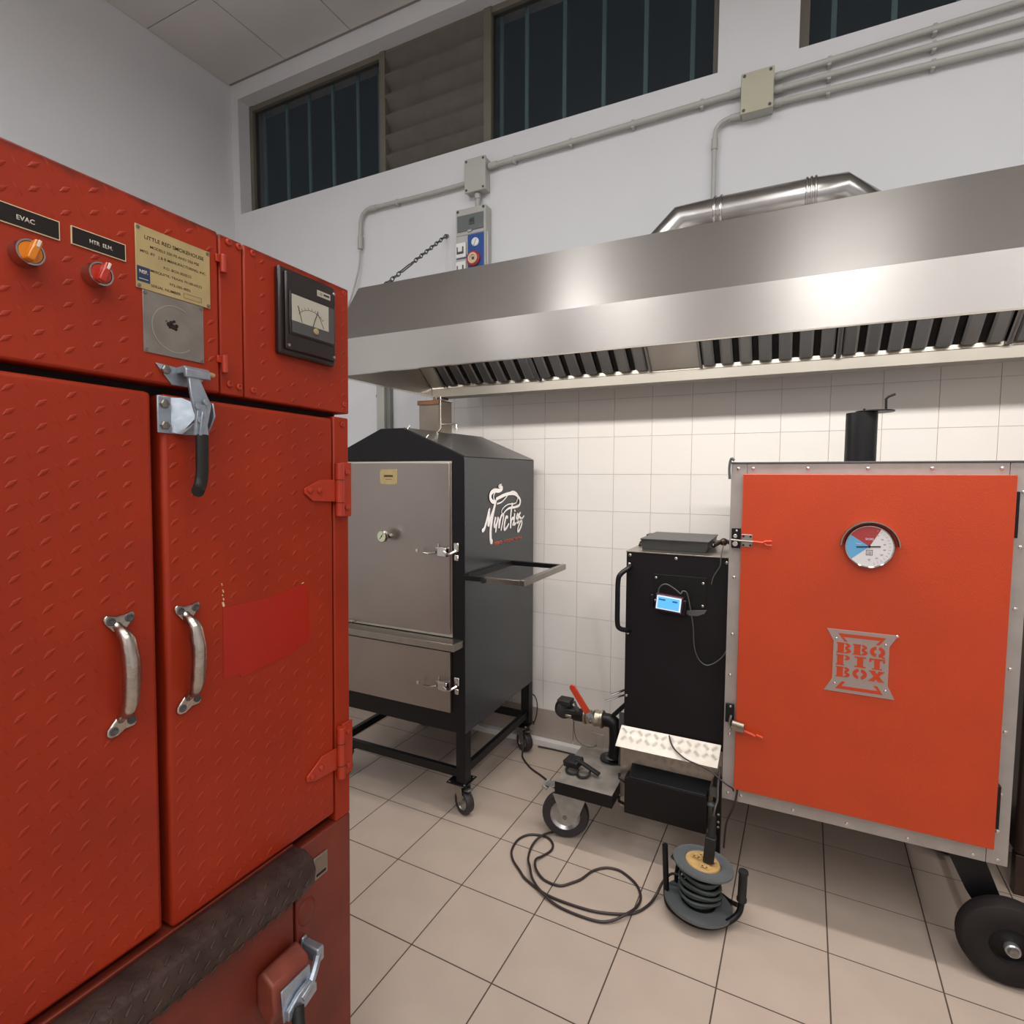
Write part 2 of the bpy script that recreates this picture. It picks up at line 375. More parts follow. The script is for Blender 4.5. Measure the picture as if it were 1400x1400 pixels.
# ------------------------------------------------------------------ windows
def window(nm, x0, x1, secs, jr=True):
    yf = .10
    fr = struct(part(nm, G().box((x0,yf,WZ1-.035),(x1,yf+.05,WZ1)).box((x0,yf,WZ0),(x1,yf+.05,WZ0+.04)), 'winframe', smooth=False))
    if nm=='window_1': g = G().box((x0,yf-.005,WZ0+.001),(x0+.035,yf+.05,WZ1-.001))
    else: g = G().box((x0,yf-.005,WZ0+.001),(x0+.04,yf+.05,WZ1-.001))
    part('jamb', g, 'winframe', fr, smooth=False)
    part('jamb', G().box((x1-.035,yf-.005,WZ0+.001),(x1,yf+.05,WZ1-.001)), 'winframe', fr, smooth=False)
    for a, b, kind in secs:
        if kind == 'mull': part('mullion', G().box((a,yf-.008,WZ0+.001),(b,yf+.055,WZ1-.001)), 'winframe', fr, smooth=False)
        elif kind == 'glass':
            part('pane', G().box((a,yf+.02,WZ0+.03),(b,yf+.026,WZ1-.03)), 'glass', fr, smooth=False)
        elif kind == 'louvre':
            n = 6; h = (WZ1-WZ0-.06)/n
            for k in range(n):
                z = WZ0+.03+h*(k+.5)
                part('louvre_slat', G().box((a,yf+.025,z-h*.60),(b,yf+.034,z+h*.60), Euler((R(30),0,0))), 'louvre', fr, smooth=False)
    return fr
f1 = window('window_1', W1[0], W1[1], [(-2.815,-1.625,'glass'),(-1.625,-1.58,'mull'),(-1.58,-.85,'louvre'),(-.85,-.80,'mull'),(-.80,.441,'glass')])
bars = [x for x in (-2.78,-2.545,-2.325,-2.10,-1.875,-1.69)]+[-.77,-.605,-.37,-.14,.09,.33]
reps('window_bar', G().box((-.011,-.006,WZ0-.01),(.011,.006,WZ1+.0)), 'bar', f1, [(x,.175,0) for x in bars], smooth=False)
f2 = window('window_2', W2[0], W2[1], [(.86,2.2,'glass'),(2.2,2.25,'mull'),(2.25,3.265,'glass')])
reps('window_bar', G().box((-.011,-.006,WZ0-.01),(.011,.006,WZ1)), 'bar', f2, [(.96+.235*k,.175,0) for k in range(10)], smooth=False)
# ================================================================== EXTRACTION HOOD
HX0, HX1 = -.95, 2.75; HY, HB = -1.08, -.22; Z0, Z1, Z2 = 1.99, 2.14, 2.415; TY = -.90
hood = thing('extractor_hood', 'long brushed stainless steel extractor hood hanging over the two smokers', 'extractor hood', (.9,-.6,1.99))
part('front_panel', G().box((HX0,HY,Z0),(HX1,HY+.0015,Z1)), 'hood', hood, smooth=False)
part('sloping_panel', G().prism([(HX0,HY,Z1),(HX1,HY,Z1),(HX1,TY,Z2),(HX0,TY,Z2)], (0,.0015,-.001)), 'hood', hood, smooth=False)
part('top_panel', G().box((HX0,TY,Z2-.002),(HX1,HB,Z2)), 'hood', hood, smooth=False)
for x in (HX0, HX1-.0015):
    part('end_panel', G().prism([(x,HY+.001,Z0),(x,HB,Z0),(x,HB,Z2-.003),(x,TY+.001,Z2-.003),(x,HY+.002,Z1-.002)], (.0015,0,0)), 'hood', hood, smooth=False)
part('rear_panel', G().box((HX0+.002,HB-.002,Z0+.003),(HX1-.002,HB,Z2-.003)), 'hood', hood, smooth=False)
part('front_lip', G().box((HX0+.002,HY+.002,Z0),(HX1-.002,HY+.022,Z0+.004)).box((HX0+.002,HY+.018,Z0),(HX1-.002,HY+.022,Z0+.012)), 'lip', hood, smooth=False)
part('side_lip', G().box((HX0+.002,HY+.023,Z0),(HX0+.03,HB-.1,Z0+.003)), 'lip', hood, smooth=False)
GYF = -.315
part('rear_gutter', G().box((HX0+.003,GYF,Z0+.0),(HX1-.003,HB-.003,Z0+.003)).box((HX0+.003,GYF-.002,Z0),(HX1-.003,GYF,Z0+.058)), 'gutter', hood, smooth=False)
part('gutter_rail', G().box((HX0+.004,GYF-.006,Z0+.045),(HX1-.003,GYF-.0021,Z0+.062)), 'lip', hood, smooth=False)
part('gutter_clip', G().box((-.93,-.34,1.972),(-.905,-.30,1.989)).box((-.94,-.30,1.98),(-.89,-.24,1.989)), 'steelwarm', hood, bev=.002)
# filters on a slope from the gutter up to the front
FB = Vector((0,GYF-.012,Z0+.055)); FT = Vector((0,-.74,Z2-.03)); sl = (FT-FB).normalized(); Lf = (FT-FB).length; nrm = Vector((0, -sl.z, sl.y))
if nrm.z > 0: nrm = -nrm
def slab(x0, x1, d0, d1, a=0., b=Lf):
    p = lambda x, s, d: Vector((x,0,0))+FB+sl*s+nrm*d
    g = G(); vs = [g.bm.verts.new(v) for v in (p(x0,a,d0),p(x1,a,d0),p(x1,b,d0),p(x0,b,d0),p(x0,a,d1),p(x1,a,d1),p(x1,b,d1),p(x0,b,d1))]
    for f in ((0,3,2,1),(4,5,6,7),(0,1,5,4),(1,2,6,5),(2,3,7,6),(3,0,4,7)): g.bm.faces.new([vs[i] for i in f])
    return g
part('blank_plate', slab(HX0+.004,-.86,0,.004), 'hood', hood, smooth=False)
part('blank_plate', slab(.265,.475,0,.004), 'hood', hood, smooth=False)
part('blank_plate', slab(2.45,HX1-.004,0,.004), 'hood', hood, smooth=False)
def filt(x0, n, pitch):
    fr = part('baffle_filter', slab(x0,x0+n*pitch,-.012,-.008), 'sootblack', hood, smooth=False)
    for k in range(n):
        xa = x0+k*pitch; p = lambda x, s, d: Vector((x,0,0))+FB+sl*s+nrm*d
        g = G(); prof = [(.010,-.004),(.012,.006),(.020,.012),(pitch-.022,.012),(pitch-.014,.006),(pitch-.012,-.004)]
        g.prism([p(xa+q, .012, d) for q, d in prof], sl*(Lf-.02))
        part('baffle', g, 'hooddark', fr, smooth=False)
    part('filter_frame', slab(x0-.003,x0+.008,-.008,.014), 'hooddark', fr, smooth=False)
    part('filter_frame', slab(x0+n*pitch-.008,x0+n*pitch+.003,-.008,.014), 'hooddark', fr, smooth=False)
filt(-.855, 7, .0795); filt(-.295, 7, .0795); filt(.478, 7, .075); filt(1.005, 7, .075); filt(1.532, 6, .075); filt(1.985, 6, .075)
# duct on top of the hood
duct = thing('exhaust_duct', 'round steel exhaust duct lying on top of the extractor hood', 'duct', (.7,-.35,Z2))
dy, dz, dr = -.40, 2.645, .070
g = G().tube([(.22,dy,2.416),(.22,dy,2.48),(.40,dy,dz),(.545,dy,dz)], dr, 28, caps=False); part('elbow', g, 'duct', duct, ang=50)
part('duct_pipe', G().cyl((.545,dy,dz),(.885,dy,dz), dr, seg=28), 'duct', duct)
g = G().tube([(.885,dy,dz),(.98,dy,dz),(1.11,dy+.10,dz-.06),(1.11,dy+.10,2.50),(1.11,dy+.10,2.416)], dr, 28, caps=False); part('elbow', g, 'duct', duct, ang=50)
for x in (.535,.56,.87,.885,.90):
    part('duct_ring', G().lathe([(dr-.002,-.006),(dr+.005,-.004),(dr+.006,0),(dr+.005,.004),(dr-.002,.006)], (x,dy,dz), (1,0,0), 28), 'duct', duct)
# chain
ch = thing('support_chain', 'thin steel chain with a turnbuckle running from the wall down to the hood', 'chain', (-1.047,-.01,2.994))
A = Vector((-1.047,-.012,2.994)); B = Vector((-.945,-.80,Z2+.002)); g = G(); n = 26; d = (B-A).normalized(); x, y = frame(d)
for i in range(n):
    if 14 <= i <= 17: continue
    c = A.lerp(B, (i+.5)/n); s_ = x if i % 2 else y; hl = (B-A).length/n*.62
    g.tube([c+d*(hl*math.cos(t))+s_*(.0095*math.sin(t)) for t in [2*math.pi*k/10 for k in range(10)]], .0030, 5, closed=True)
o = part('chain_links', g, 'darkgrey', ch); o['kind'] = 'stuff'
c0, c1 = A.lerp(B, 14.2/n), A.lerp(B, 17.8/n)
part('turnbuckle', G().tube([c0+x*.010,c1+x*.010], .0034, 6).tube([c0-x*.010,c1-x*.010], .0034, 6).tube([c0+x*.009,c0-x*.009], .003, 6).tube([c1+x*.009,c1-x*.009], .003, 6), 'darkgrey', ch)
part('wall_hook', G().lathe([(.012,0),(.012,.003),(.004,.005),(.004,.02),(0,.021)], (-1.047,0,2.994), (0,-1,0), 12).tube([(-1.047,-.018,2.994),(-1.05,-.022,2.98),(-1.04,-.018,2.97)], .003, 6), 'bolt', ch)

# ================================================================== ELECTRICS ON THE WALL
def jbox(x0, x1, z0, z1, dpt, m, label):
    t = thing('junction_box', label, 'junction box', ((x0+x1)/2, 0, (z0+z1)/2))
    part('box_body', G().box((x0+.003,-dpt+.012,z0+.003),(x1-.003,0,z1-.003)), 'pvcbox', t, bev=.004)
    part('box_lid', G().box((x0,-dpt,z0),(x1,-dpt+.014,z1)), m, t, bev=.003)
    reps('screw', G().lathe([(.007,0),(.007,.002),(.003,.0025),(0,.001)], (0,0,0), (0,-1,0), 12), 'darkgrey', t,
         [(x, -dpt, z) for x in (x0+.014, x1-.014) for z in (z0+.014, z1-.014)])
    return t
jbox(-.89,-.752,3.18,3.365,.065,'pvcbox','light grey junction box on the wall directly above the blue socket panel')
jbox(.588,.725,3.215,3.392,.07,'pvcbeige','beige lidded junction box where the three parallel conduits begin')
def conduit(name, pts, r, label, clips=(), sock=(), group=None, n=6, m='pvc', straight=False):
    t = thing(name, label, 'conduit', pts[0], group)
    P = [Vector(p) for p in pts] if straight else cr_spline(pts, n)
    part('pipe', G().tube(P, r, 12), m, t, ang=60)
    for c in clips:
        part('pipe_clip', G().box((c[0]-.008,-.034,c[2]-r-.006),(c[0]+.008,0,c[2]+r+.006)), m, t, bev=.003)
    for a, b in sock:
        part('socket_sleeve', G().cyl(a, b, r+.004, seg=14), m, t, bev=.001)
    return t
def lerp3(a, b, t): return tuple(a[i]+(b[i]-a[i])*t for i in range(3))
a, b = (-.748,-.028,3.315),(.585,-.028,3.34)
conduit('conduit', [a, lerp3(a,b,.33), lerp3(a,b,.66), b], .0145, 'thick grey conduit joining the two junction boxes', [lerp3(a,b,t) for t in (.12,.37,.62,.87)], [(b, lerp3(a,b,.965)), (a, lerp3(a,b,.04))])
conduit('conduit', [(-.894,-.028,3.255),(-1.2,-.028,3.252),(-1.58,-.028,3.255),(-1.655,-.028,3.245),(-1.69,-.028,3.20),(-1.695,-.028,3.12),(-1.697,-.028,3.08)], .0125,
        'grey conduit bending down at the far left of the lower wall', [(-1.4,0,3.253)], [((-1.697,-.028,3.10),(-1.699,-.028,3.02)),((-1.56,-.028,3.255),(-1.61,-.028,3.255))])
t = conduit('power_cable', [(-1.699,-.028,3.03),(-1.705,-.03,2.93),(-1.73,-.035,2.83),(-1.79,-.03,2.70),(-1.86,-.03,2.56)], .006, 'thin grey cable hanging from the left conduit down behind the hood', m='pvc'); t['category'] = 'cable'
conduit('conduit', [(.588,-.028,3.235),(.53,-.028,3.235),(.49,-.028,3.215),(.475,-.028,3.17),(.474,-.028,3.0),(.474,-.028,2.86)], .0105,
        'thin grey conduit curving down from the beige box behind the duct', [(.474,0,2.90)], [((.588,-.028,3.235),(.54,-.028,3.235)),((.474,-.028,3.16),(.474,-.028,3.11))])
conduit('conduit', [(-.82,-.03,3.18),(-.82,-.03,3.15),(-.82,-.03,3.10)], .015, 'short grey conduit stub between the small junction box and socket panel', (), [((-.82,-.03,3.18),(-.82,-.03,3.15))], straight=True)
for k, (z0, z1, w_) in enumerate(((3.362,3.40,'uppermost'),(3.306,3.318,'middle'),(3.25,3.225,'lowest'))):
    a = (.727,-.028,z0); b = (3.6,-.028,z0+(z1-z0)*2.0 - .1 + .1)
    conduit('conduit', [a, lerp3(a,b,.3), lerp3(a,b,.7), b], .0135, 'the %s of three parallel grey conduits running right from the beige box' % w_, [lerp3(a,b,t) for t in (.075,.205,.34,.5)], [(a, lerp3(a,b,.012))])
# socket panel
sp_ = thing('socket_panel', 'grey wall distribution panel with blue sockets partly hidden by the hood', 'socket panel', (-.845,0,2.9))
px0, px1, pz0, pz1, pd = -.945,-.747,2.62,3.095,.07
part('panel_housing', G().box((px0,-pd,pz0),(px1,0,pz1)), 'pvcbox', sp_, bev=.006)
part('breaker_window', G().box((px0+.012,-pd-.006,2.965),(px1-.012,-pd-.0005,3.055)), 'smoke', sp_, bev=.003)
part('breaker_switch', G().box((-.85,-pd-.0085,2.995),(-.818,-pd-.0062,3.03)).box((-.846,-pd-.012,3.015),(-.836,-pd-.0086,3.028)).box((-.832,-pd-.012,3.015),(-.822,-pd-.0086,3.028)), 'darkgrey', sp_)
part('window_catch', G().box((-.86,-pd-.010,2.955),(-.835,-pd-.001,2.966)).box((px0+.008,-pd-.004,2.945),(px1-.008,-pd-.0005,2.953)), 'pvcbox', sp_)
part('blue_plate', G().box((-.862,-pd-.006,2.65),(-.757,-pd-.0005,2.94)).box((px0+.006,-pd-.005,2.815),(-.862,-pd-.0005,2.832)), 'blue', sp_, bev=.002)
part('rotary_switch', G().lathe([(.024,0),(.024,.006),(.020,.008),(0,.008)], (-.81,-pd-.006,2.892), (0,-1,0)).box((-.814,-pd-.022,2.872),(-.806,-pd-.013,2.912), Euler((0,R(25),0))), 'white', sp_, bev=.001)
ind = part('round_socket', G().lathe([(.043,0),(.043,.012),(.036,.018),(.030,.018)], (-.82,-pd-.006,2.80), (0,-1,0)), 'socketred', sp_)
part('socket_face', G().lathe([(.032,.010),(.030,.019),(.020,.019),(.018,.012),(0,.012)], (-.82,-pd-.006,2.80), (0,-1,0)), 'cream', ind)
part('socket_pins', G().box((-.828,-pd-.02,2.792),(-.812,-pd-.0185,2.808)), 'darkgrey', ind)
for z in (2.86, 2.755):
    fl = part('flap_socket', G().box((px0+.006,-pd-.014,z-.042),(-.872,-pd-.0005,z+.042)), 'white', sp_, bev=.004)
    part('socket_face', G().box((px0+.015,-pd-.016,z-.022),(-.885,-pd-.0143,z+.018)), 'darkgrey', fl)
    part('flap_catch', G().box((px0+.024,-pd-.019,z-.010),(-.892,-pd-.0163,z+.022)), 'white', fl, bev=.001)
part('hinge_strip', G().box((px1-.0005,-pd+.018,2.62),(px1+.002,-pd+.026,2.95)), 'white', sp_)
reps('screw', G().lathe([(.008,0),(.008,.002),(0,.002)], (0,0,0), (0,-1,0), 12), 'darkgrey', sp_, [(px0+.014,-pd,pz1-.014),(px1-.014,-pd,pz1-.014)])
# vertical channel low on the wall, and white trunking on the floor
wc = thing('wall_channel', 'upright grey channel on the back wall left of the black smoker', 'channel', (-1.515,0,0))
part('channel_body', G().box((-1.56,-.055,.21),(-1.50,0,2.4)), 'pvcbox', wc, bev=.002)
part('channel_side', G().box((-1.499,-.035,.21),(-1.468,0,2.4)), 'midgrey', wc, bev=.002)
part('fixing_knob', G().cyl((-1.575,-.03,2.07),(-1.561,-.03,2.07),.012,seg=12), 'darkgrey', wc)
tk = top(part('cable_trunking', G().box((-1.3,-.05,.0),(-.13,-.012,.034)).box((-1.3,-.012,.0),(-.13,-.009,.05)), 'whitepvc', bev=.003), 'white plastic trunking lying on the floor along the skirting', 'trunking')


# ================================================================== RED SMOKER CABINET (front faces +X)
XF = -.023; YR = -2.02; YL = -2.88; ZT = 1.969
cab = thing('smoker_cabinet', 'tall red tread-plate smoker cabinet with two doors filling the left foreground', 'smoker', (XF,-2.0,0))
def face(y0, y1, z0, z1, d0, d1): return G().box((XF+d0,y0,z0),(XF+d1,y1,z1))
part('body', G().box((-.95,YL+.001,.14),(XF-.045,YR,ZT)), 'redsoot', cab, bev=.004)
part('gap_backing', face(YL+.01,YR-.004,.80,1.70,-.0449,-.038), 'darkgap', cab, smooth=False)  # black sheet put in to darken the gaps around the doors
ctl = part('control_panel', face(YL,-2.3295,1.699,ZT-.001,-.0449,0), 'redtop', cab, bev=.004)
part('hatch_strip', face(-2.3275,-2.2825,1.699,ZT-.002,-.0449,-.0008), 'redtop', cab, bev=.003)
gp = part('gauge_hatch', face(-2.2805,YR+.001,1.699,ZT-.002,-.0449,0), 'redtop', cab, bev=.003)
dL = part('door', face(-2.87,-2.445,.835,1.685,-.0375,0), 'red', cab, bev=.007, seg=3)
dR = part('door', face(-2.430,-2.068,.822,1.685,-.0375,0), 'red', cab, bev=.007, seg=3)
part('side_post', face(-2.0645,YR,.80,1.690,-.0445,-.001), 'red', cab, bev=.003)
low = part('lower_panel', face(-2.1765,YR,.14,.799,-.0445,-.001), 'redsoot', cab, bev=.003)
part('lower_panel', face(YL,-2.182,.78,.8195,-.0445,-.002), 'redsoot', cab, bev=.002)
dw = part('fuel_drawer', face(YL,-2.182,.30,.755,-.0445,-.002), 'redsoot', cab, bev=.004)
part('drawer_gap', face(-2.1819,-2.1766,.30,.79,-.0449,-.030), 'darkgap', cab, smooth=False)
for x in (-.85, -.12):
    for y in (YL+.1, YR-.1):
        part('foot_wheel', G().cyl((x-.02,y,.07),(x+.02,y,.07),.07), 'rubberblk', cab, bev=.004); part('foot_bracket', G().box((x-.03,y-.03,.10),(x+.03,y+.03,.139)), 'bolt', cab)
# raised tread lozenges
def loz(g, y, z, a, x, L=.0092, W=.0031, H=.0017):
    c, s = math.cos(a), math.sin(a)
    P = lambda u, v, h: g.bm.verts.new((x+h, y+u*c-v*s, z+u*s+v*c))
    t0, t1, s0, s1 = P(-L,0,0), P(L,0,0), P(0,-W,0), P(0,W,0); a0, a1 = P(-L*.45,0,H), P(L*.45,0,H)
    for f in ((t0,s0,a0),(s0,a1,a0),(s0,t1,a1),(t1,s1,a1),(s1,a0,a1),(s1,t0,a0)): g.bm.faces.new(f)
def tread(parent, y0, y1, z0, z1, skip=(), xo=XF, m='red'):
    g = G(); px, pz = .0345, .0300
    for i in range(int((y0+3)/px)-1, int((y1+3)/px)+2):
        y = -3+i*px
        for j in range(int(z0/pz)-2, int(z1/pz)+2):
            for k in (0, 1):
                z = j*pz+(pz/2)*((i+k) % 2)
                if k: yy = y+px/2; zz = j*pz+pz/2*((i) % 2)+pz*.25
                else: yy = y; zz = j*pz+pz/2*(i % 2)
                if not (y0+.009 < yy < y1-.009 and z0+.009 < zz < z1-.009): continue
                if any(a-.006 < yy < b+.006 and c-.006 < zz < d+.006 for a, b, c, d in skip): continue
                loz(g, yy, zz, R(38) if not k else R(-52), xo, W=.0036 if not k else .0024, H=.0018 if not k else .0010)
    o = part('tread_pattern', g, m, parent, ang=80); o['kind'] = 'stuff'
tread(ctl, YL, -2.3295, 1.699, ZT, [(-2.64,-2.56,1.863,1.89),(-2.547,-2.478,1.866,1.89),(-2.465,-2.346,1.835,1.928),(-2.455,-2.359,1.743,1.836),(-2.618,-2.582,1.815,1.85),(-2.538,-2.502,1.815,1.85),(-2.43,-2.365,1.69,1.73)])
tread(gp, -2.2805, YR, 1.699, ZT, [(-2.218,-2.073,1.79,1.952)])
tread(dL, -2.87, -2.445, .835, 1.685, [(-2.525,-2.475,1.18,1.35)])
PATCH = (-2.333,-2.138,1.20,1.33)
tread(dR, -2.430, -2.068, .822, 1.685, [PATCH,(-2.435,-2.36,1.62,1.69),(-2.423,-2.37,1.175,1.345),(-2.15,-2.068,1.50,1.56),(-2.157,-2.07,.925,.98)])
# smooth patch with torn outline and bare chips
g = G().prism([(XF+.0002,y,z) for y, z in ((-2.332,1.331),(-2.235,1.332),(-2.16,1.345),(-2.14,1.342),(-2.137,1.222),(-2.172,1.221),(-2.175,1.212),(-2.298,1.198),(-2.301,1.207),(-2.333,1.206))], (.0007,0,0))
part('smooth_patch', g, 'redpatch', dR, smooth=False)
g = G()
for y, z, w_, h in ((-2.331,1.337,.0025,.006),(-2.3305,1.346,.0012,.003),(-2.332,1.353,.001,.002),(-2.331,1.36,.0012,.004),(-2.333,1.372,.0008,.003),(-2.154,1.3465,.004,.001)):
    g.box((XF+.0001,y-w_/1.5,z-h/1.5),(XF+.0013,y+w_/1.5,z+h/1.5), Euler((R(15),0,0)))
part('bare_metal_chip', g, 'cream', dR, smooth=False)
# small barrel hinges of the gauge hatch
for z in (1.917, 1.750):
    h = part('hatch_hinge', G().cyl((XF+.006,-2.3245,z-.016),(XF+.006,-2.3245,z+.014), .0055, seg=12), 'redhinge', cab, bev=.001)
    part('hinge_leaf', G().box((XF+.0002,-2.336,z+.0005),(XF+.0035,-2.326,z+.013)), 'redhinge', h, bev=.001)
reps('hatch_screw', G().lathe([(.0058,0),(.0055,.002),(.003,.003),(.0025,.0015),(0,.0015)], (0,0,0), (1,0,0), 12), 'redhinge', cab,
     [(XF,y,z) for y, z in ((-2.310,1.958),(-2.290,1.958),(-2.262,1.957),(-2.034,1.955),(-2.034,1.718),(-2.264,1.714),(-2.293,1.716),(-2.312,1.718),(-2.04,1.675))])
# strap hinges
for zc, dn in ((1.533, 0), (.955, 1)):
    h = part('strap_hinge', G().cyl((XF+.008,-2.057,zc-.056),(XF+.008,-2.057,zc+.058), .0095, seg=16), 'redhinge', cab, bev=.001)
    part('frame_leaf', G().box((XF-.0008,-2.048,zc-.058),(XF+.005,-2.017,zc+.06)), 'redhinge', h, bev=.0015)
    o = -.008 if dn else 0
    part('door_strap', G().prism([(XF+.0005,-2.066,zc-.025+o),(XF+.0005,-2.066,zc+.022+o),(XF+.0005,-2.108,zc+.022+o),(XF+.0005,-2.150,zc+.004+2*o),(XF+.0005,-2.150,zc-.006+2*o),(XF+.0005,-2.128,zc-.022+o)], (.0045,0,0)), 'redhinge', h, bev=.0012)
    reps('hinge_bolt', G().lathe([(.0065,0),(.006,.003),(.003,.0045),(0,.0045)], (0,0,0), (1,0,0), 10), 'redhinge', h, [(XF+.005,-2.137,zc+2*o),(XF+.005,-2.112,zc+o),(XF+.005,-2.032,zc+.038),(XF+.005,-2.032,zc-.038)])
    reps('hinge_seam', G().lathe([(.0098,-.0008),(.0098,.0008)], (0,0,0), (0,0,1), 16), 'darkgap', h, [(XF+.008,-2.057,zc+.022),(XF+.008,-2.057,zc-.027)])
# engraved switch plates and knobs
for y0, y1, z0, z1, s in ((-2.643,-2.560,1.865,1.8895,'EVAC'),(-2.547,-2.478,1.8665,1.8905,'HTR  ELM.')):
    pl = part('switch_plate', face(y0,y1,z0,z1,.0002,.0020), 'cream', cab)
    part('plate_face', face(y0+.0012,y1-.0012,z0+.0012,z1-.0012,.0020,.0023), 'label', pl, smooth=False)
    yc = -2.597 if s == 'EVAC' else (y0+y1)/2+.002
    text(s, 'lettering', 'inkw', pl, (XF+.0024,yc,(z0+z1)/2-.0005), (0,1,0), (0,0,1), width=.019 if s == 'EVAC' else .029, height=.0058 if s == 'EVAC' else .0052, bold=.012, depth=.0002)
for y, m in ((-2.600,'amber'),(-2.520,'redplastic')):
    z = 1.833
    k = part('knob', G().lathe([(.0165,0),(.0165,.004),(.0145,.016),(.0155,.019),(.0135,.019),(.0130,.015)], (XF+.0002,y,z), (1,0,0), 28), 'chrome', cab, label='chrome ringed %s selector knob' % ('amber' if m == 'amber' else 'red'))
    part('knob_insert', G().lathe([(.0128,.012),(.0128,.0185),(0,.0195)], (XF,y,z), (1,0,0), 24), m, k)
    q = Euler((R(-20),0,0))
    part('knob_pointer', G().box((XF+.019,y-.0045,z-.0125),(XF+.030,y+.0045,z+.0150), q, (XF,y,z)), m, k, bev=.002)
    part('pointer_tip', G().box((XF+.0235,y-.0012,z+.006),(XF+.0308,y+.0022,z+.0153), q, (XF,y,z)), 'inkw', k, bev=.0005)
# brass name plate
np_ = part('name_plate', face(-2.4645,-2.3465,1.8355,1.9275,.0002,.0022), 'brass', cab, bev=.0005)
yc = -2.4045; PX = XF+.0023
def eng(s, y, z, w_, h, b=.0): return text(s, 'engraving', 'ink', np_, (PX,y,z), (0,1,0), (0,0,1), width=w_, height=h, bold=b, depth=.00015)
eng('LITTLE RED SMOKEHOUSE', yc, 1.9125, .094, .0056, .012)
eng('MODELS 250 FS AND 250 FSE', yc, 1.9005, .078, .0040, .005)
eng('MFG. BY', -2.447, 1.8905, .022, .0038, .004)
eng('J & R MANUFACTURING, INC.', -2.3925, 1.8888, .078, .0052, .010)
eng('P.O. BOX 850522', -2.4015, 1.8765, .044, .0040, .004)
eng('MESQUITE, TEXAS 75185-0522', -2.4025, 1.8655, .082, .0042, .004)
eng('972-285-4855', -2.398, 1.8545, .034, .0038, .004)
eng('SERIAL NUMBER', -2.420, 1.8440, .046, .0040, .005)
g = G()
for a, b, c, d in ((-2.3925,-2.3625,1.8475,1.8479),(-2.3925,-2.3625,1.8405,1.8409),(-2.3925,-2.3921,1.8405,1.8479),(-2.3629,-2.3625,1.8405,1.8479)): g.box((PX,a,c),(PX+.00015,b,d))
part('serial_box', g, 'ink', np_, smooth=False)
st = part('certification_sticker', G().box((PX,-2.4632,1.8455),(PX+.0003,-2.4445,1.8675)), 'navy', np_, bev=.0)
text('NSF.', 'lettering', 'inkw', st, (PX+.0004,-2.4537,1.8600), (0,1,0), (0,0,1), width=.0125, height=.0052, bold=.015, depth=.0001)
part('sticker_line', G().box((PX+.0004,-2.4605,1.8492),(PX+.0005,-2.4475,1.8500)), 'inkw', st, smooth=False)
reps('plate_screw', G().lathe([(.0028,0),(.0024,.0012),(0,.0014)], (0,0,0), (1,0,0), 10), 'bolt', np_, [(XF+.0022,y,z) for y in (-2.4605,-2.3505) for z in (1.8395,1.9235)])
# square metal plate with a scuffed ring
ap = part('blank_metal_plate', face(-2.4555,-2.3590,1.7435,1.8350,.0002,.0016), 'aluplate', cab, bev=.0004)
g = G()
for i in range(40):
    t0 = R(60+i*7); P = lambda t, r: (XF+.0018, -2.4075+r*math.cos(t), 1.787+r*math.sin(t))
    if i > 35: continue
    g.prism([P(t0,.0345),P(t0,.0362),P(t0+R(7),.0362),P(t0+R(7),.0345)], (.0003,0,0))
part('scuffed_ring', g, 'aluring', ap, smooth=False)
g = G()
for y, z, r in ((-2.4165,1.793,.004),(-2.413,1.7965,.003),(-2.410,1.7905,.0045),(-2.4085,1.799,.0025),(-2.415,1.789,.0025),(-2.421,1.797,.001),(-2.4045,1.793,.003),(-2.406,1.788,.003)):
    g.lathe([(r,0),(r*.8,.0012),(0,.0014)], (XF+.0016,y,z), (1,0,0), 7)
part('burnt_residue', g, 'darkgap', ap)
reps('plate_screw', G().lathe([(.0028,0),(.0024,.0012),(0,.0014)], (0,0,0), (1,0,0), 10), 'bolt', ap, [(XF+.0016,y,z) for y in (-2.4515,-2.3630) for z in (1.7475,1.8315)])
# panel meter
pm = part('panel_meter', face(-2.2165,-2.0735,1.7905,1.9520,.0002,.014), 'meterblk', cab, bev=.004)
part('meter_cover', face(-2.206,-2.078,1.800,1.944,.0142,.020), 'meterblk', pm, bev=.005)
part('meter_rim', face(-2.199,-2.083,1.829,1.909,.0202,.0225), 'meterblk', pm, bev=.002)
dl = part('meter_dial', face(-2.195,-2.101,1.855,1.904,.0226,.0229), 'meterdial', pm, smooth=False)
part('meter_side', face(-2.1005,-2.086,1.833,1.904,.0226,.0232), 'darkgrey', pm, smooth=False)
part('meter_lower_cover', face(-2.195,-2.101,1.8325,1.8548,.0226,.0240), 'darkgrey', pm, bev=.001)
g = G(); C_ = (-2.147,1.850)
for i in range(26):
    t0 = R(40+i*4); P = lambda t, r: (XF+.0230, C_[0]+r*1.15*math.cos(t), C_[1]+r*math.sin(t))
    g.prism([P(t0,.0335),P(t0,.0342),P(t0+R(4.1),.0342),P(t0+R(4.1),.0335)], (.0002,0,0))
    if i % 3 == 0: g.prism([P(t0,.034),P(t0,.039),P(t0+R(.8),.039),P(t0+R(.8),.034)], (.0002,0,0))
part('dial_scale', g, 'ink', dl, smooth=False)
part('meter_needle', G().prism([(XF+.0245,-2.146,1.8525),(XF+.0245,-2.1445,1.8525),(XF+.0245,-2.1305,1.887),(XF+.0245,-2.1315,1.8875)], (.0004,0,0)), 'label', pm, smooth=False)
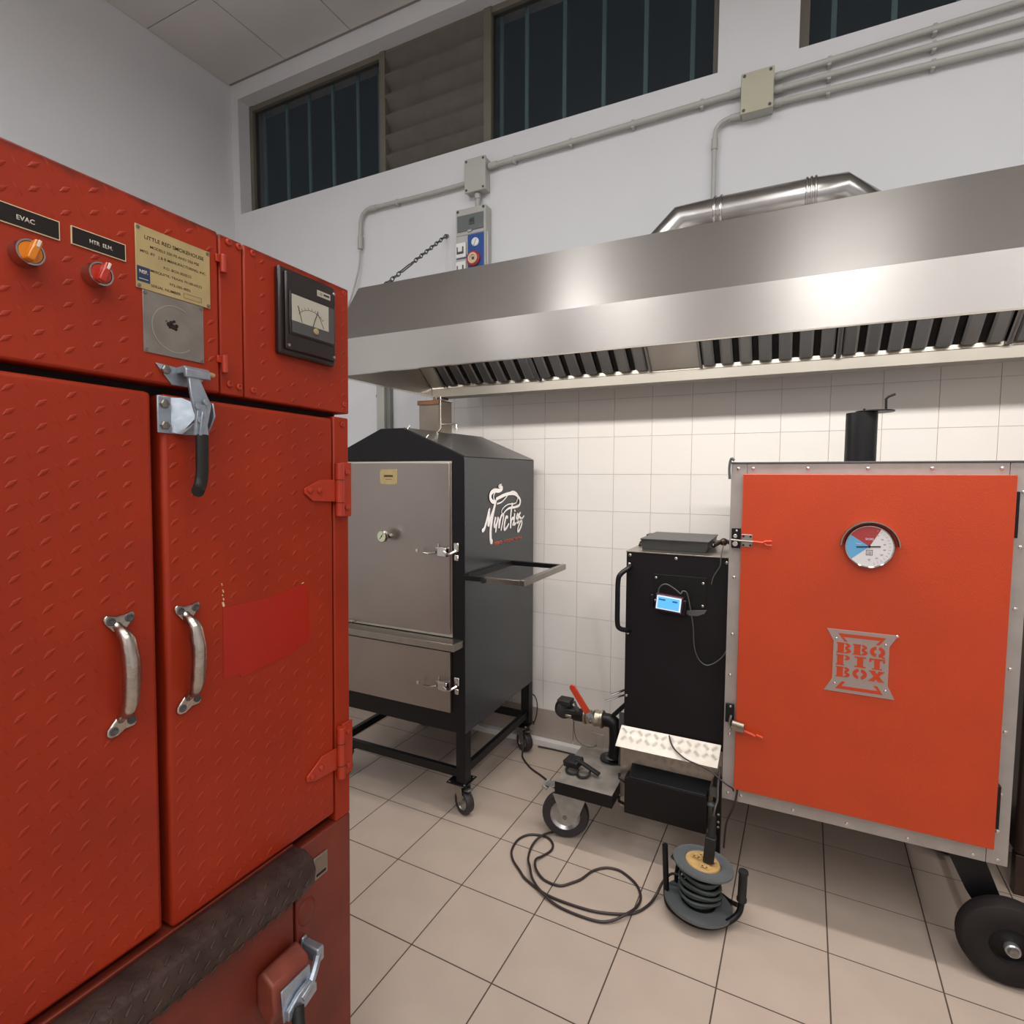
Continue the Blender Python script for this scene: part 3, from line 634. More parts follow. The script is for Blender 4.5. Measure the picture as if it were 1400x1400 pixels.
part('set_pointer', G().prism([(XF+.0232,-2.171,1.856),(XF+.0232,-2.170,1.856),(XF+.0232,-2.1795,1.885),(XF+.0232,-2.181,1.885)], (.0003,0,0)).prism([(XF+.0232,-2.115,1.857),(XF+.0232,-2.1142,1.857),(XF+.0232,-2.129,1.882),(XF+.0232,-2.130,1.882)], (.0003,0,0)), 'label', pm, smooth=False)
part('zero_screw', G().lathe([(.0060,0),(.0060,.003),(.004,.004),(0,.0035)], (XF+.0238,-2.1375,1.8465), (1,0,0), 16), 'brass', pm)
mt = part('meter_label', face(-2.129,-2.0935,1.9195,1.9310,.0201,.0206), 'meterdial', pm, smooth=False)
text('130', 'lettering', 'ink', mt, (XF+.0207,-2.1205,1.9252), (0,1,0), (0,0,1), width=.010, height=.0055, depth=.0001)
part('label_band', face(-2.1125,-2.0965,1.9235,1.9275,.0207,.0208), 'ink', mt, smooth=False)
reps('meter_screw', G().lathe([(.0032,0),(.0028,.0012),(0,.0014)], (0,0,0), (1,0,0), 10), 'chrome', pm, [(XF+.0200,-2.200,1.8075),(XF+.0200,-2.0835,1.8075),(XF+.0200,-2.0835,1.936)])
# toggle latch joining the panel and the right door
lt = part('toggle_latch', G().box((XF+.0002,-2.4385,1.6240),(XF+.0035,-2.3590,1.6815)), 'zinc', cab, bev=.002)
part('latch_cheek', G().prism([(XF+.0036,-2.418,1.626),(XF+.0036,-2.418,1.680),(XF+.0036,-2.400,1.682),(XF+.030,-2.394,1.672),(XF+.032,-2.396,1.650),(XF+.026,-2.402,1.640),(XF+.006,-2.406,1.624)], (0,.003,0)), 'zinc', lt, bev=.001)
part('latch_cheek', G().prism([(XF+.0036,-2.364,1.626),(XF+.0036,-2.364,1.680),(XF+.0036,-2.366,1.684),(XF+.030,-2.366,1.676),(XF+.034,-2.366,1.655),(XF+.022,-2.366,1.636),(XF+.006,-2.364,1.622)], (0,.003,0)), 'zinc', lt, bev=.001)
part('latch_web', G().prism([(XF+.0040,-2.412,1.624),(XF+.0040,-2.412,1.680),(XF+.018,-2.398,1.668),(XF+.022,-2.400,1.640),(XF+.008,-2.410,1.6235)], (.004,.006,0)), 'zinc', lt, bev=.001)
part('keeper_plate', G().prism([(XF+.0003,-2.4395,1.7300),(XF+.0003,-2.4160,1.7290),(XF+.0003,-2.3655,1.7250),(XF+.0003,-2.3625,1.7140),(XF+.0003,-2.3830,1.7000),(XF+.0003,-2.4150,1.7005)], (.003,0,0)), 'zinc', lt, bev=.001)
part('keeper_hook', G().prism([(XF+.0035,-2.408,1.7285),(XF+.022,-2.408,1.7300),(XF+.028,-2.408,1.7250),(XF+.028,-2.408,1.7130),(XF+.022,-2.408,1.7120),(XF+.020,-2.408,1.7200),(XF+.0035,-2.408,1.7180)], (0,.042,0)), 'zinc', lt, bev=.0015)
part('latch_arm', G().prism([(XF+.019,-2.4020,1.717),(XF+.019,-2.3850,1.717),(XF+.027,-2.3690,1.672),(XF+.027,-2.3760,1.640),(XF+.027,-2.3960,1.652),(XF+.024,-2.4020,1.688)], (.006,0,0)), 'zinc', lt, bev=.0015)
lv = part('latch_lever', G().prism([(XF+.030,-2.4010,1.622),(XF+.030,-2.3950,1.668),(XF+.030,-2.3820,1.672),(XF+.030,-2.3770,1.622)], (.006,0,0)).prism([(XF+.036,-2.3960,1.622),(XF+.036,-2.3905,1.660),(XF+.036,-2.3885,1.660),(XF+.036,-2.3900,1.622)], (.004,0,0)), 'zinc', lt, bev=.001)
pts = [(XF+.034,-2.388,1.624),(XF+.034,-2.388,1.60),(XF+.033,-2.388,1.57),(XF+.033,-2.390,1.551),(XF+.038,-2.396,1.539),(XF+.044,-2.401,1.534)]
g = G().tube(cr_spline(pts, 5), .0105, 12); bmesh.ops.scale(g.bm, vec=(.62,1,1), space=Matrix.Translation((-(XF+.034),0,0)), verts=g.bm.verts)
part('lever_grip', g, 'rubberblk', lv, ang=70)
reps('hex_bolt', G().lathe([(.0072,0),(.0072,.0045),(.0055,.0055),(0,.006)], (0,0,0), (1,0,0), 6), 'bolt', lt, [(XF+.0034,-2.4285,1.669),(XF+.0034,-2.4285,1.636),(XF+.0034,-2.4255,1.7215)], smooth=False)
reps('pivot_pin', G().lathe([(.0048,0),(.0048,.003),(0,.004)], (0,0,0), (1,0,0), 12), 'zinc', lt, [(XF+.033,-2.3795,1.676),(XF+.036,-2.3965,1.668),(XF+.036,-2.3925,1.646)])
part('spring_pin', G().cyl((XF+.026,-2.368,1.7225),(XF+.026,-2.360,1.7215),.004,seg=10), 'brass', lt)
# cast door pulls
def pull(door, y, zt, zb):
    foot = lambda z, s: [(XF+.0003, y+a, z+b*s) for a, b in ((-.0225,.006),(-.021,-.001),(-.009,-.016),(.007,-.016),(.019,-.001),(.0205,.006),(.018,.0115),(.006,.0075),(-.006,.0075),(-.019,.0115))]
    h = part('pull_handle', G().prism(foot(zt-.004, 1), (.006,0,0)), 'cast', door, bev=.0028, seg=3)
    g = G().prism([(XF+.0003, y+a, zb+b) for a, b in ((-.0225,-.008),(-.021,.000),(-.006,.017),(.008,.018),(.020,.006),(.0205,-.001),(.015,-.006),(.003,-.006),(-.008,-.013),(-.018,-.013))], (.006,0,0))
    part('handle_foot', g, 'cast', h, bev=.0028, seg=3)
    pts = [(XF+.003,y-.005,zt-.010),(XF+.012,y-.003,zt-.018),(XF+.021,y+.000,zt-.030),(XF+.025,y+.001,zt-.050),(XF+.027,y+.002,(zt+zb)/2+.01),(XF+.026,y+.001,zb+.052),(XF+.021,y+.000,zb+.030),(XF+.012,y-.001,zb+.019),(XF+.003,y-.003,zb+.010)]
    P = cr_spline(pts, 5); n = len(P); rr = []
    for i in range(n):
        t = i/(n-1); rr.append(.0066+.0052*max(0, math.sin(math.pi*min(1, max(0, (t-.08)/.84))))**.6)
    g = G().tube(P, rr, 10); part('grip_bar', g, 'cast', h, ang=75)
    reps('pull_screw', G().lathe([(.0062,-.001),(.0062,.0008),(.0046,.0014),(.0040,.0002),(.0015,.0002),(0,-.0004)], (0,0,0), (1,0,0), 14), 'darkgrey', h, [(XF+.0066,y-.0135,zt-.003),(XF+.0066,y+.0118,zt-.002),(XF+.0066,y-.0135,zb-.003),(XF+.0066,y+.0115,zb+.005)])
pull(dL, -2.500, 1.350, 1.189); pull(dR, -2.397, 1.345, 1.186)
# bumper, small switch and the lower latch
g = G().prism([(XF-.0018,-2.178,.818),(XF+.030,-2.178,.818),(XF+.052,-2.178,.806),(XF+.060,-2.178,.785),(XF+.058,-2.178,.760),(XF+.044,-2.178,.742),(XF-.0018,-2.178,.738)], (0,-.72,0))
bp = part('bumper_rail', g, 'bumper', cab, bev=.008, seg=3)
g = G()
for i in range(26):
    for px_, pz_, tl in ((.0600,.772,0),(.0565,.797,R(-28)),(.0400,.8135,R(-60)),(.0550,.750,R(20))):
        y = -2.205-i*.026-(.013 if pz_ in (.797,.750) else 0)
        g.box((XF+px_-.002,y-.0075,pz_-.0018),(XF+px_+.0008,y+.0075,pz_+.0018), Euler((R(38),tl,0)))
o = part('tread_pattern', g, 'bumper', bp, bev=.001); o['kind'] = 'stuff'
sw = part('rocker_switch', face(-2.1315,-2.0925,.7075,.7565,-.0008,.0022), 'aluplate', low, bev=.002)
part('switch_recess', face(-2.127,-2.097,.722,.7515,.0022,.0028), 'steelwarm', sw)
part('switch_slot', face(-2.1255,-2.0985,.7135,.7185,.0022,.0030), 'darkgap', sw)
tb = part('drawer_latch', G().prism([(XF-.001,-2.275,.555),(XF-.001,-2.275,.612),(XF+.012,-2.275,.628),(XF+.045,-2.275,.610),(XF+.050,-2.275,.560),(XF+.030,-2.275,.520)], (0,.088,0)), 'dullred', cab, bev=.006, seg=3)
part('latch_plate', G().box((XF+.0505,-2.262,.535),(XF+.055,-2.192,.595), Euler((0,R(-6),0))), 'zinc', tb, bev=.0015)
part('latch_cheek', G().prism([(XF+.056,-2.258,.556),(XF+.056,-2.232,.572),(XF+.056,-2.205,.578),(XF+.056,-2.188,.560),(XF+.056,-2.188,.544),(XF+.056,-2.215,.534),(XF+.056,-2.258,.538)], (.010,0,0)), 'zinc', tb, bev=.002)
part('latch_arm', G().tube(cr_spline([(XF+.062,-2.225,.556),(XF+.06,-2.200,.566),(XF+.052,-2.178,.580),(XF+.042,-2.160,.590)],4), .008, 8), 'zinc', tb)
part('strike_hook', G().prism([(XF+.0003,-2.176,.565),(XF+.0003,-2.168,.612),(XF+.0003,-2.155,.612),(XF+.0003,-2.150,.565)], (.006,0,0)).box((XF+.006,-2.170,.575),(XF+.050,-2.152,.605)), 'zinc', tb, bev=.003)
g = G().tube(cr_spline([(XF+.064,-2.235,.550),(XF+.080,-2.248,.520),(XF+.088,-2.262,.485),(XF+.085,-2.275,.45)],4), .012, 10); part('lever_grip', g, 'rubberblk', tb, ang=70)
part('patched_dent', G().ball((XF-.001,-2.150,.655),.02,(.3,1.2,1.4)), 'redsoot', low)
# knobbly right edge
for z in (.70, .40): part('side_hinge', G().cyl((XF-.02,YR+.006,z-.05),(XF-.02,YR+.006,z+.02),.007,seg=10), 'redsoot', cab)
cab.rotation_euler = (R(-1.0), 0, 0)

# ================================================================== CASTER BUILDER
def caster(root, x, y, zt, r, yaw, plate=None, wd=.025, fwid=1.0, m='tyre', off=.0, brake=True, plate_m='black', nm='caster', forkm='steel', tx=None):
    """swivel caster: top plate at zt, wheel of radius r standing on the floor; yaw turns the wheel axle"""
    ax = Vector((math.cos(yaw), math.sin(yaw), 0)); fw = Vector((-ax.y, ax.x, 0)); c = Vector((x, y, r))+fw*off
    tp = Vector((x, y, zt)) if tx is None else Vector((tx[0], tx[1], zt))
    s = plate or .045
    k = part(nm, G().box((tp.x-s,tp.y-s,zt-.004),(tp.x+s,tp.y+s,zt)), plate_m, root, bev=.001)
    part('swivel', G().cyl((tp.x,tp.y,zt-.004),(tp.x,tp.y,zt-.022),s*.62,s*.5,20), forkm, k, bev=.001)
    for sd in (-1, 1):
        o_ = ax*(sd*(wd/2+.006)); t = .0016
        P = lambda u, z: Vector((tp.x,tp.y,0))+ax*(sd*(wd/2+.006))+fw*u+Vector((0,0,z))
        q = [P(-r*.62*fwid,zt-.020),P(r*.62*fwid,zt-.020),P(off+r*.36*fwid,r+.02),P(off+r*.22,r-.14*r),P(off,r-.26*r),P(off-r*.22,r-.14*r),P(off-r*.36*fwid,r+.02)]
        part('fork', G().prism(q, ax*(sd*.0025)), forkm, k, bev=.0006)
    W = wd/2
    part('wheel', G().lathe([(r*.62,-W*.8),(r*.93,-W),(r*.985,-W*.6),(r,0),(r*.985,W*.6),(r*.93,W),(r*.62,W*.8)], c, ax, 32), m, k)
    part('wheel_hub', G().lathe([(0,-W-.003),(r*.16,-W-.003),(r*.18,-W*.5),(r*.52,-W*.35),(r*.64,-W*.85),(r*.64,W*.85),(r*.52,W*.35),(r*.18,W*.5),(r*.16,W+.003),(0,W+.003)], c, ax, 28), 'hub', k)
    part('axle_bolt', G().cyl(c-ax*(W+.014), c+ax*(W+.014), r*.11, seg=8), 'bolt', k)
    if brake: part('brake_pedal', G().box((-.014,-.02,-.004),(.014,.02,.004)).xf(Matrix.Translation(Vector((tp.x,tp.y,zt-.03))-fw*(r*.95) ) @ Matrix.Rotation(yaw,4,'Z') @ Matrix.Rotation(R(-20),4,'X')), 'bolt', k, bev=.001)
    return k

# ================================================================== BLACK GABLED SMOKER
mx0, mx1, my0, my1 = -1.22, -.43, -.83, -.09
mz = thing('gabled_smoker', 'black gabled smoker with brushed steel doors and white script lettering on its side', 'smoker', (-.825,-.46,0))
g = G().prism([(mx0,my0,.392),(mx1,my0,.392),(mx1,my0,1.643),(-.762,my0,1.779),(-.888,my0,1.779),(mx0,my0,1.643)], (0,my1-my0,0))
part('body', g, 'blackside', mz, bev=.002)
rf = part('roof_plate', G().prism([(mx1+.001,my0+.006,1.6445),(-.762,my0+.006,1.7805),(-.762,my0+.006,1.7825),(mx1+.001,my0+.006,1.6465)], (0,my1-my0-.006,0)), 'roof', mz)
part('roof_tab', G().cyl((-.757,-.825,1.755),(-.745,-.80,1.79),.004,seg=6).cyl((-.652,-.825,1.715),(-.64,-.80,1.745),.004,seg=6), 'steel', rf)
part('front_face', G().prism([(mx0,my0-.002,.392),(mx1,my0-.002,.392),(mx1,my0-.002,1.643),(-.762,my0-.002,1.779),(-.888,my0-.002,1.779),(mx0,my0-.002,1.643)], (0,.0019,0)), 'black', mz, smooth=False)
d1 = part('door', G().box((-1.160,-.846,.845),(-.499,-.8321,1.617)), 'steeldoor', mz, bev=.0015)
d2 = part('door', G().box((-1.160,-.846,.484),(-.500,-.8321,.765)), 'steeldoor', mz, bev=.0015, label='short lower steel door')
part('door_rim', G().box((-1.158,-.8319,.830),(-.494,-.8325,1.625)), 'lip', mz, smooth=False)
part('handle_shelf', G().box((-1.215,-.915,.795),(-.436,-.8321,.798)).box((-1.215,-.915,.798),(-.436,-.9125,.826)).box((-.4385,-.9125,.798),(-.436,-.8321,.826)).box((-1.215,-.9125,.823),(-.4385,-.8321,.826)), 'steel', mz, bev=.0008)
bp_ = part('maker_plate', G().box((-.884,-.8475,1.518),(-.785,-.8461,1.588)), 'brass', d1, bev=.0004)
part('engraved_line', G().box((-.860,-.8477,1.553),(-.808,-.8476,1.562)).box((-.852,-.8477,1.541),(-.816,-.8476,1.543)), 'ink', bp_, smooth=False)
reps('screw', G().lathe([(.003,0),(.0025,.001),(0,.0015)], (0,0,0), (0,-1,0), 8), 'bolt', bp_, [(x,-.8475,z) for x in (-.879,-.790) for z in (1.524,1.582)])
tg = part('thermometer', G().cyl((-.835,-.846,1.275),(-.835,-.885,1.279),.007,seg=12).lathe([(.012,0),(.012,.008)], (-.835,-.846,1.275), (0,-1,0), 6), 'chrome', d1)
part('dial_case', G().lathe([(0,0),(.022,.001),(.029,.004),(.029,.017),(.026,.019),(.0255,.016)], (-.835,-.885,1.280), (0,-1,0), 28), 'chrome', tg)
part('dial_face', G().lathe([(.0255,.0165),(0,.0165)], (-.835,-.885,1.280), (0,-1,0), 28), 'gaugecream', tg)
part('dial_needle', G().box((-.8362,-.9022,1.262),(-.8338,-.9019,1.298), Euler((0,R(38),0)), (-.835,-.902,1.280)).lathe([(.004,0),(.003,.002),(0,.002)], (-.835,-.9018,1.280), (0,-1,0), 10), 'ink', tg)
g = G()
for i in range(11):
    t = R(-30+i*24); g.box((-.8355,-.902,1.2995),(-.8345,-.9018,1.3025), Euler((0,-t,0)), (-.835,-.902,1.280))
part('dial_marks', g, 'ink', tg, smooth=False)
def toggle(door, xe, z, s=1.0):
    k = part('toggle_latch', G().box((xe-.052,-.872,z-.022*s),(xe-.004,-.8465,z+.018*s)), 'chrome', door, bev=.004)
    part('latch_flange', G().box((xe-.060,-.852,z-.024*s),(xe-.054,-.8465,z+.034*s)).box((xe-.058,-.872,z+.015*s),(xe-.012,-.868,z+.022*s)), 'chrome', k, bev=.001)
    part('latch_strap', G().tube(cr_spline([(xe-.012,-.878,z+.004),(xe+.015,-.880,z-.006),(xe+.042,-.858,z+.008)],4), .006, 8), 'chrome', k)
    part('strike_bracket', G().box((xe+.016,-.842,z+.000),(xe+.042,-.8322,z+.040*s)).box((xe+.018,-.842,z-.040*s),(xe+.040,-.8322,z-.012*s)), 'chrome', k, bev=.005)
    part('latch_lever', G().tube([(xe-.060,-.865,z-.004),(xe-.095,-.872,z-.010),(xe-.120,-.878,z-.008)], [.006,.005,.004], 8), 'chrome', k)
    part('lever_tip', G().box((xe-.158,-.884,z-.006),(xe-.146,-.876,z+.008)), 'lip', k, bev=.001)
    return k
toggle(d1, -.499, 1.222); toggle(d2, -.500, .612)
# legs, rails, casters
for x in (mx0, mx1-.05):
    for y in (my0, my1-.05):
        part('leg', G().box((x,y,.153),(x+.05,y+.05,.3919)), 'black', mz, bev=.002)
for nm, a, b in (('rail',(mx0+.05,my0+.01,.175),(mx1-.05,my0+.035,.213)),('rail',(mx0+.05,my1-.035,.175),(mx1-.05,my1-.01,.213)),('rail',(mx0+.01,my0+.05,.175),(mx0+.035,my1-.05,.213)),('rail',(mx1-.035,my0+.05,.190),(mx1-.01,my1-.05,.228))):
    part(nm, G().box(a, b), 'black', mz, bev=.002)
for x, y, yw in ((-.475,-.790,R(66)),(-1.175,-.790,R(250)),(-.475,-.130,R(62)),(-1.175,-.130,R(100))):
    k = caster(mz, x, y, .152, .056, yw, plate=.052, wd=.038, off=-.022)
    reps('plate_bolt', G().lathe([(.006,0),(.005,.004),(0,.005)], (0,0,0), (0,0,1), 8), 'rivet', k, [(x+.040,y-.040,.152),(x+.040,y+.040,.152),(x-.040,y-.040,.152)])
# chimney with rod handle
cx0, cx1, cy0, cy1 = -.870, -.750, -.55, -.43
g = G()
for a, b in (((cx0,cy0,1.7795),(cx1,cy0+.003,1.935)),((cx0,cy1-.003,1.7795),(cx1,cy1,1.935)),((cx0,cy0+.003,1.7795),(cx0+.003,cy1-.003,1.935)),((cx1-.003,cy0+.003,1.75),(cx1,cy1-.003,1.935))): g.box(a, b)
cm = part('chimney', g, 'steelwarm', mz)
part('chimney_rim', G().box((cx0-.008,cy0-.006,1.918),(cx1+.002,cy0-.0005,1.937)).box((cx0-.008,cy0-.006,1.937),(cx1+.004,cy1+.004,1.940)), 'rust', cm, bev=.002)
part('damper_rod', G().tube([(-.733,-.56,1.955),(-.733,-.56,1.80),(-.738,-.565,1.785),(-.762,-.58,1.762)], .0042, 8).tube([(-.733,-.56,1.815),(-.655,-.56,1.815),(-.640,-.56,1.812),(-.638,-.56,1.780)], .0035, 8), 'lip', cm, ang=60)
# folding side frame
fr = part('side_bracket', G().box((-.155,-.845,1.098),(-.132,-.360,1.124)).box((-.325,-.845,1.100),(-.1555,-.825,1.122)), 'steel', mz, bev=.001)
part('bracket_arm', G().box((-.4299,-.845,1.100),(-.3255,-.825,1.122)).box((-.4299,-.380,1.100),(-.1555,-.360,1.122)).box((-.4299,-.824,1.100),(-.412,-.381,1.126)), 'black', fr, bev=.001)
reps('bracket_knob', G().cyl((0,-.016,0),(0,.012,0),.013,seg=12), 'rubberblk', fr, [(-.328,-.835,1.108)])
# side lettering, drawn as strokes
XS = mx1+.0008
S_ = [[(-0.673,1.305),(-0.66,1.308),(-0.642,1.331),(-0.623,1.365),(-0.608,1.4)],[(-0.608,1.4),(-0.611,1.364),(-0.617,1.333),(-0.617,1.32)],[(-0.617,1.32),(-0.591,1.363),(-0.558,1.406),(-0.54,1.442)],[(-0.54,1.442),(-0.57,1.379),(-0.591,1.317),(-0.595,1.282),(-0.591,1.245),(-0.576,1.243)],[(-0.543,1.359),(-0.557,1.328),(-0.555,1.312),(-0.533,1.327),(-0.516,1.358)],[(-0.516,1.358),(-0.533,1.322),(-0.545,1.284)],[(-0.504,1.347),(-0.511,1.302)],[(-0.511,1.302),(-0.489,1.356),(-0.461,1.366),(-0.468,1.336),(-0.488,1.288)],[(-0.411,1.348),(-0.432,1.352),(-0.448,1.325),(-0.453,1.292),(-0.432,1.295),(-0.401,1.316)],[(-0.36,1.42),(-0.379,1.368),(-0.384,1.291)],[(-0.384,1.291),(-0.374,1.329),(-0.352,1.342),(-0.344,1.326),(-0.357,1.308),(-0.335,1.311)],[(-0.336,1.365),(-0.342,1.326),(-0.337,1.306),(-0.319,1.315)],[(-0.331,1.382),(-0.336,1.374)],[(-0.319,1.32),(-0.291,1.342),(-0.302,1.358),(-0.315,1.334),(-0.302,1.313),(-0.279,1.322)],[(-0.266,1.366),(-0.285,1.347),(-0.256,1.33),(-0.25,1.304),(-0.279,1.272),(-0.299,1.268),(-0.29,1.293),(-0.256,1.325),(-0.221,1.345)]]
W_ = [(.022,.014,.018)]+[(.018,.017,.017)]*3+[(.018,.014,.013)]*10+[(.014,.016,.010)]
W_[3] = (.022,.020,.026)
g = G()
for i, (s, w_) in enumerate(zip(S_, W_)): ribbon(g, s, [k*.84 for k in w_], None, XS, off=.0006+i*.00012)
for (y, z), r in (((-.673,1.306),.010),((-.588,1.246),.012),((-.608,1.4),.007)): g.lathe([(r,0),(0,0)], (XS+.0024,y,z), (1,0,0), 12)
lg = part('script_lettering', g, 'logo', mz, smooth=False)
K_ = [[(-0.484,1.518),(-0.504,1.514),(-0.514,1.507),(-0.484,1.504),(-0.484,1.493),(-0.514,1.487),(-0.562,1.488),(-0.595,1.475),(-0.6,1.453),(-0.581,1.437),(-0.553,1.433)],[(-0.562,1.443),(-0.567,1.465),(-0.543,1.483),(-0.504,1.487)],[(-0.543,1.446),(-0.464,1.462),(-0.401,1.469),(-0.336,1.465),(-0.291,1.446),(-0.271,1.426),(-0.285,1.404),(-0.336,1.397),(-0.401,1.395),(-0.448,1.381),(-0.468,1.364)],[(-0.533,1.423),(-0.484,1.43),(-0.433,1.452),(-0.401,1.472),(-0.358,1.48),(-0.314,1.469),(-0.297,1.452)],[(-0.297,1.452),(-0.325,1.418),(-0.412,1.415),(-0.463,1.401),(-0.484,1.383),(-0.468,1.364)]]
g = G()
for s, w_ in zip(K_, [(.003,.022,.018),(.008,.006,.003),(.016,.015,.006),(.008,.004,.006),(.004,.006,.003)]): ribbon(g, s, w_, None, XS, off=.0026+w_[1]*.02)
part('smoke_swirl', g, 'logo', mz, smooth=False)
text('BBQ', 'red_lettering', 'logored', mz, (XS,-.512,1.229), (0,1,0), (0,0,1), width=.080, height=.019, bold=.03, depth=.0004)
text('ADDICTION', 'red_lettering', 'logored', mz, (XS,-.352,1.230), (0,1,0), (0,0,1), width=.200, height=.016, bold=.01, depth=.0004)
# thin probe wire on the left of the doors
part('probe_wire', G().tube(cr_spline([(-1.03,-.86,.85),(-1.08,-.88,.83),(-1.10,-.92,.81),(-1.095,-.92,.74),(-1.085,-.90,.66),(-1.09,-.87,.58)],6), .0016, 5), 'cord', mz)

# ================================================================== ORANGE PIT SMOKER ON WHEELS
bx0, bx1, by, bb, bz0, bz1 = .660, 1.484, -.80, -.22, .372, 1.613
ps = thing('pit_smoker', 'orange-doored box smoker on wheels with a black firebox at its left', 'smoker', (1.05,-.5,0))
part('body', G().box((bx0+.003,by+.006,bz0+.004),(bx1-.003,bb,bz1-.004)), 'galv', ps, bev=.002)
TW = .052
part('trim_strip', G().box((bx0,by,bz0),(bx0+TW,by+.0058,bz1-.006)), 'galv', ps, bev=.0006)
part('trim_strip', G().box((bx1-TW,by,bz0),(bx1,by+.0058,bz1-.006)), 'galv', ps, bev=.0006)
part('trim_strip', G().box((bx0+TW+.0015,by,bz1-.052),(bx1-TW-.0015,by+.0058,bz1-.006)), 'galv', ps, bev=.0006)
part('trim_strip', G().box((bx0+TW+.0015,by,bz0),(bx1-TW-.0015,by+.0058,bz0+.065)), 'galv', ps, bev=.0006)
part('top_cap', G().box((bx0-.002,by-.004,bz1-.0055),(bx1+.002,bb,bz1)), 'darkgrey', ps, bev=.001)
part('corner_hook', G().tube(cr_spline([(bx0-.004,by-.005,bz1-.06),(bx0-.006,by-.006,bz1-.02),(bx0-.001,by-.006,bz1+.012),(bx0+.010,by-.006,bz1+.006)],4), .0045, 8), 'darkgrey', ps)
dr_ = part('door', G().box((.702,-.826,.430),(1.443,-.8005,1.5705)), 'orange', ps, bev=.0015)
reps('rivet', rivet(.0062), 'rivet', ps, [(x,by,z) for x, z in ((.684,1.590),(.732,1.590),(.902,1.590),(1.074,1.590),(1.244,1.590),(1.413,1.590),(.680,1.20),(.680,.992),(.676,.84),(.680,.62),(.680,.397),(.725,.397),(.896,.390),(1.060,.388),(1.231,.386),(1.400,.385),(1.460,.387),(1.466,1.357),(1.463,1.171),(1.461,.987),(1.459,.792),(1.458,.596),(1.456,.478),(1.466,1.52))])
for z0, z1 in ((1.385,1.522),(.495,.630)):
    part('hinge', G().box((1.4435,-.822,z0),(1.452,-.8002,z1)), 'black', ps, bev=.001)
# thermometer with hood
gc = Vector((1.083,-.826,1.341)); r = .069
tg = part('thermometer', G().lathe([(r*.9,0),(r,.003),(r,.020),(r*.97,.023),(r*.93,.021)], gc, (0,-1,0), 40), 'chrome', dr_)
part('dial_face', G().lathe([(r*.93,.0195),(0,.0195)], gc, (0,-1,0), 40), 'gaugewhite', tg)
def wedge(a0, a1, rr, d, n=10):
    g = G(); c = g.bm.verts.new(gc+Vector((0,-d,0))); ring = [g.bm.verts.new(gc+Vector((rr*math.cos(R(a0+(a1-a0)*i/n)),-d,rr*math.sin(R(a0+(a1-a0)*i/n))))) for i in range(n+1)]
    for i in range(n): g.bm.faces.new([c, ring[i], ring[i+1]])
    return g
part('dial_sector', wedge(62,146,r*.93,.0199), 'gaugered', tg, smooth=False, label='red dial sector')
part('dial_sector', wedge(146,221,r*.93,.0199), 'gaugeblue', tg, smooth=False, label='blue dial sector')
g = G()
for i in range(14):
    t = R(-75+i*11); p = gc+Vector((r*.80*math.cos(t),-.0203,r*.80*math.sin(t))); g.box((p.x-.0035,p.y,p.z-.0005),(p.x+.0035,p.y+.0002,p.z+.0005), Euler((0,-t,0)))
for i in range(6):
    t = R(-60+i*24); p = gc+Vector((r*.60*math.cos(t),-.0203,r*.60*math.sin(t))); g.box((p.x-.0035,p.y,p.z-.0016),(p.x+.0035,p.y+.0002,p.z+.0016))
part('dial_marks', g, 'aluring', tg, smooth=False)
part('dial_needle', G().box((gc.x-.036,gc.y-.0225,gc.z-.0015),(gc.x+.030,gc.y-.0215,gc.z+.0015), Euler((0,R(-4),0)), gc).lathe([(.004,0),(.003,.002),(0,.003)], gc+Vector((0,-.0222,0)), (0,-1,0), 12), 'black', tg)
text('SMOKE', 'lettering', 'gaugewhite', tg, gc+Vector((-.001,-.0203,.024)), (1,0,0), (0,0,1), width=.022, height=.007, bold=.02, depth=.0002)
text('WARM', 'lettering', 'gaugewhite', tg, gc+Vector((-.030,-.0203,.007)), (1,0,0), (0,0,1), width=.016, height=.005, bold=.02, depth=.0002)
g = G()
for a, b, c, d in ((-.009,-.0075,-.028,-.012),(-.009,.009,-.012,-.0105),(-.004,-.0028,-.026,-.014),(-.0005,.0008,-.026,-.014),(.0035,.0048,-.026,-.014),(.0078,.0092,-.028,-.010),(-.0075,.0075,-.0275,-.0262)): g.box((gc.x+a,gc.y-.0204,gc.z+c),(gc.x+b,gc.y-.0202,gc.z+d))
part('dial_emblem', g, 'darkgrey', tg, smooth=False)
text('°F', 'lettering', 'aluring', tg, gc+Vector((0,-.0203,-.042)), (1,0,0), (0,0,1), width=.008, height=.006, bold=.01, depth=.0002)
g = G(); n = 24; A = []
for d in (.0, .034):
    for rr in (r+.012, r+.009):
        A.append([g.bm.verts.new(gc+Vector((rr*math.cos(R(2+i*176/n)),-d-.0005,rr*math.sin(R(2+i*176/n))))) for i in range(n+1)])
for i in range(n):
    g.bm.faces.new([A[0][i],A[0][i+1],A[2][i+1],A[2][i]]); g.bm.faces.new([A[1][i],A[3][i],A[3][i+1],A[1][i+1]]); g.bm.faces.new([A[2][i],A[2][i+1],A[3][i+1],A[3][i]])
part('gauge_visor', g, 'steel', tg)
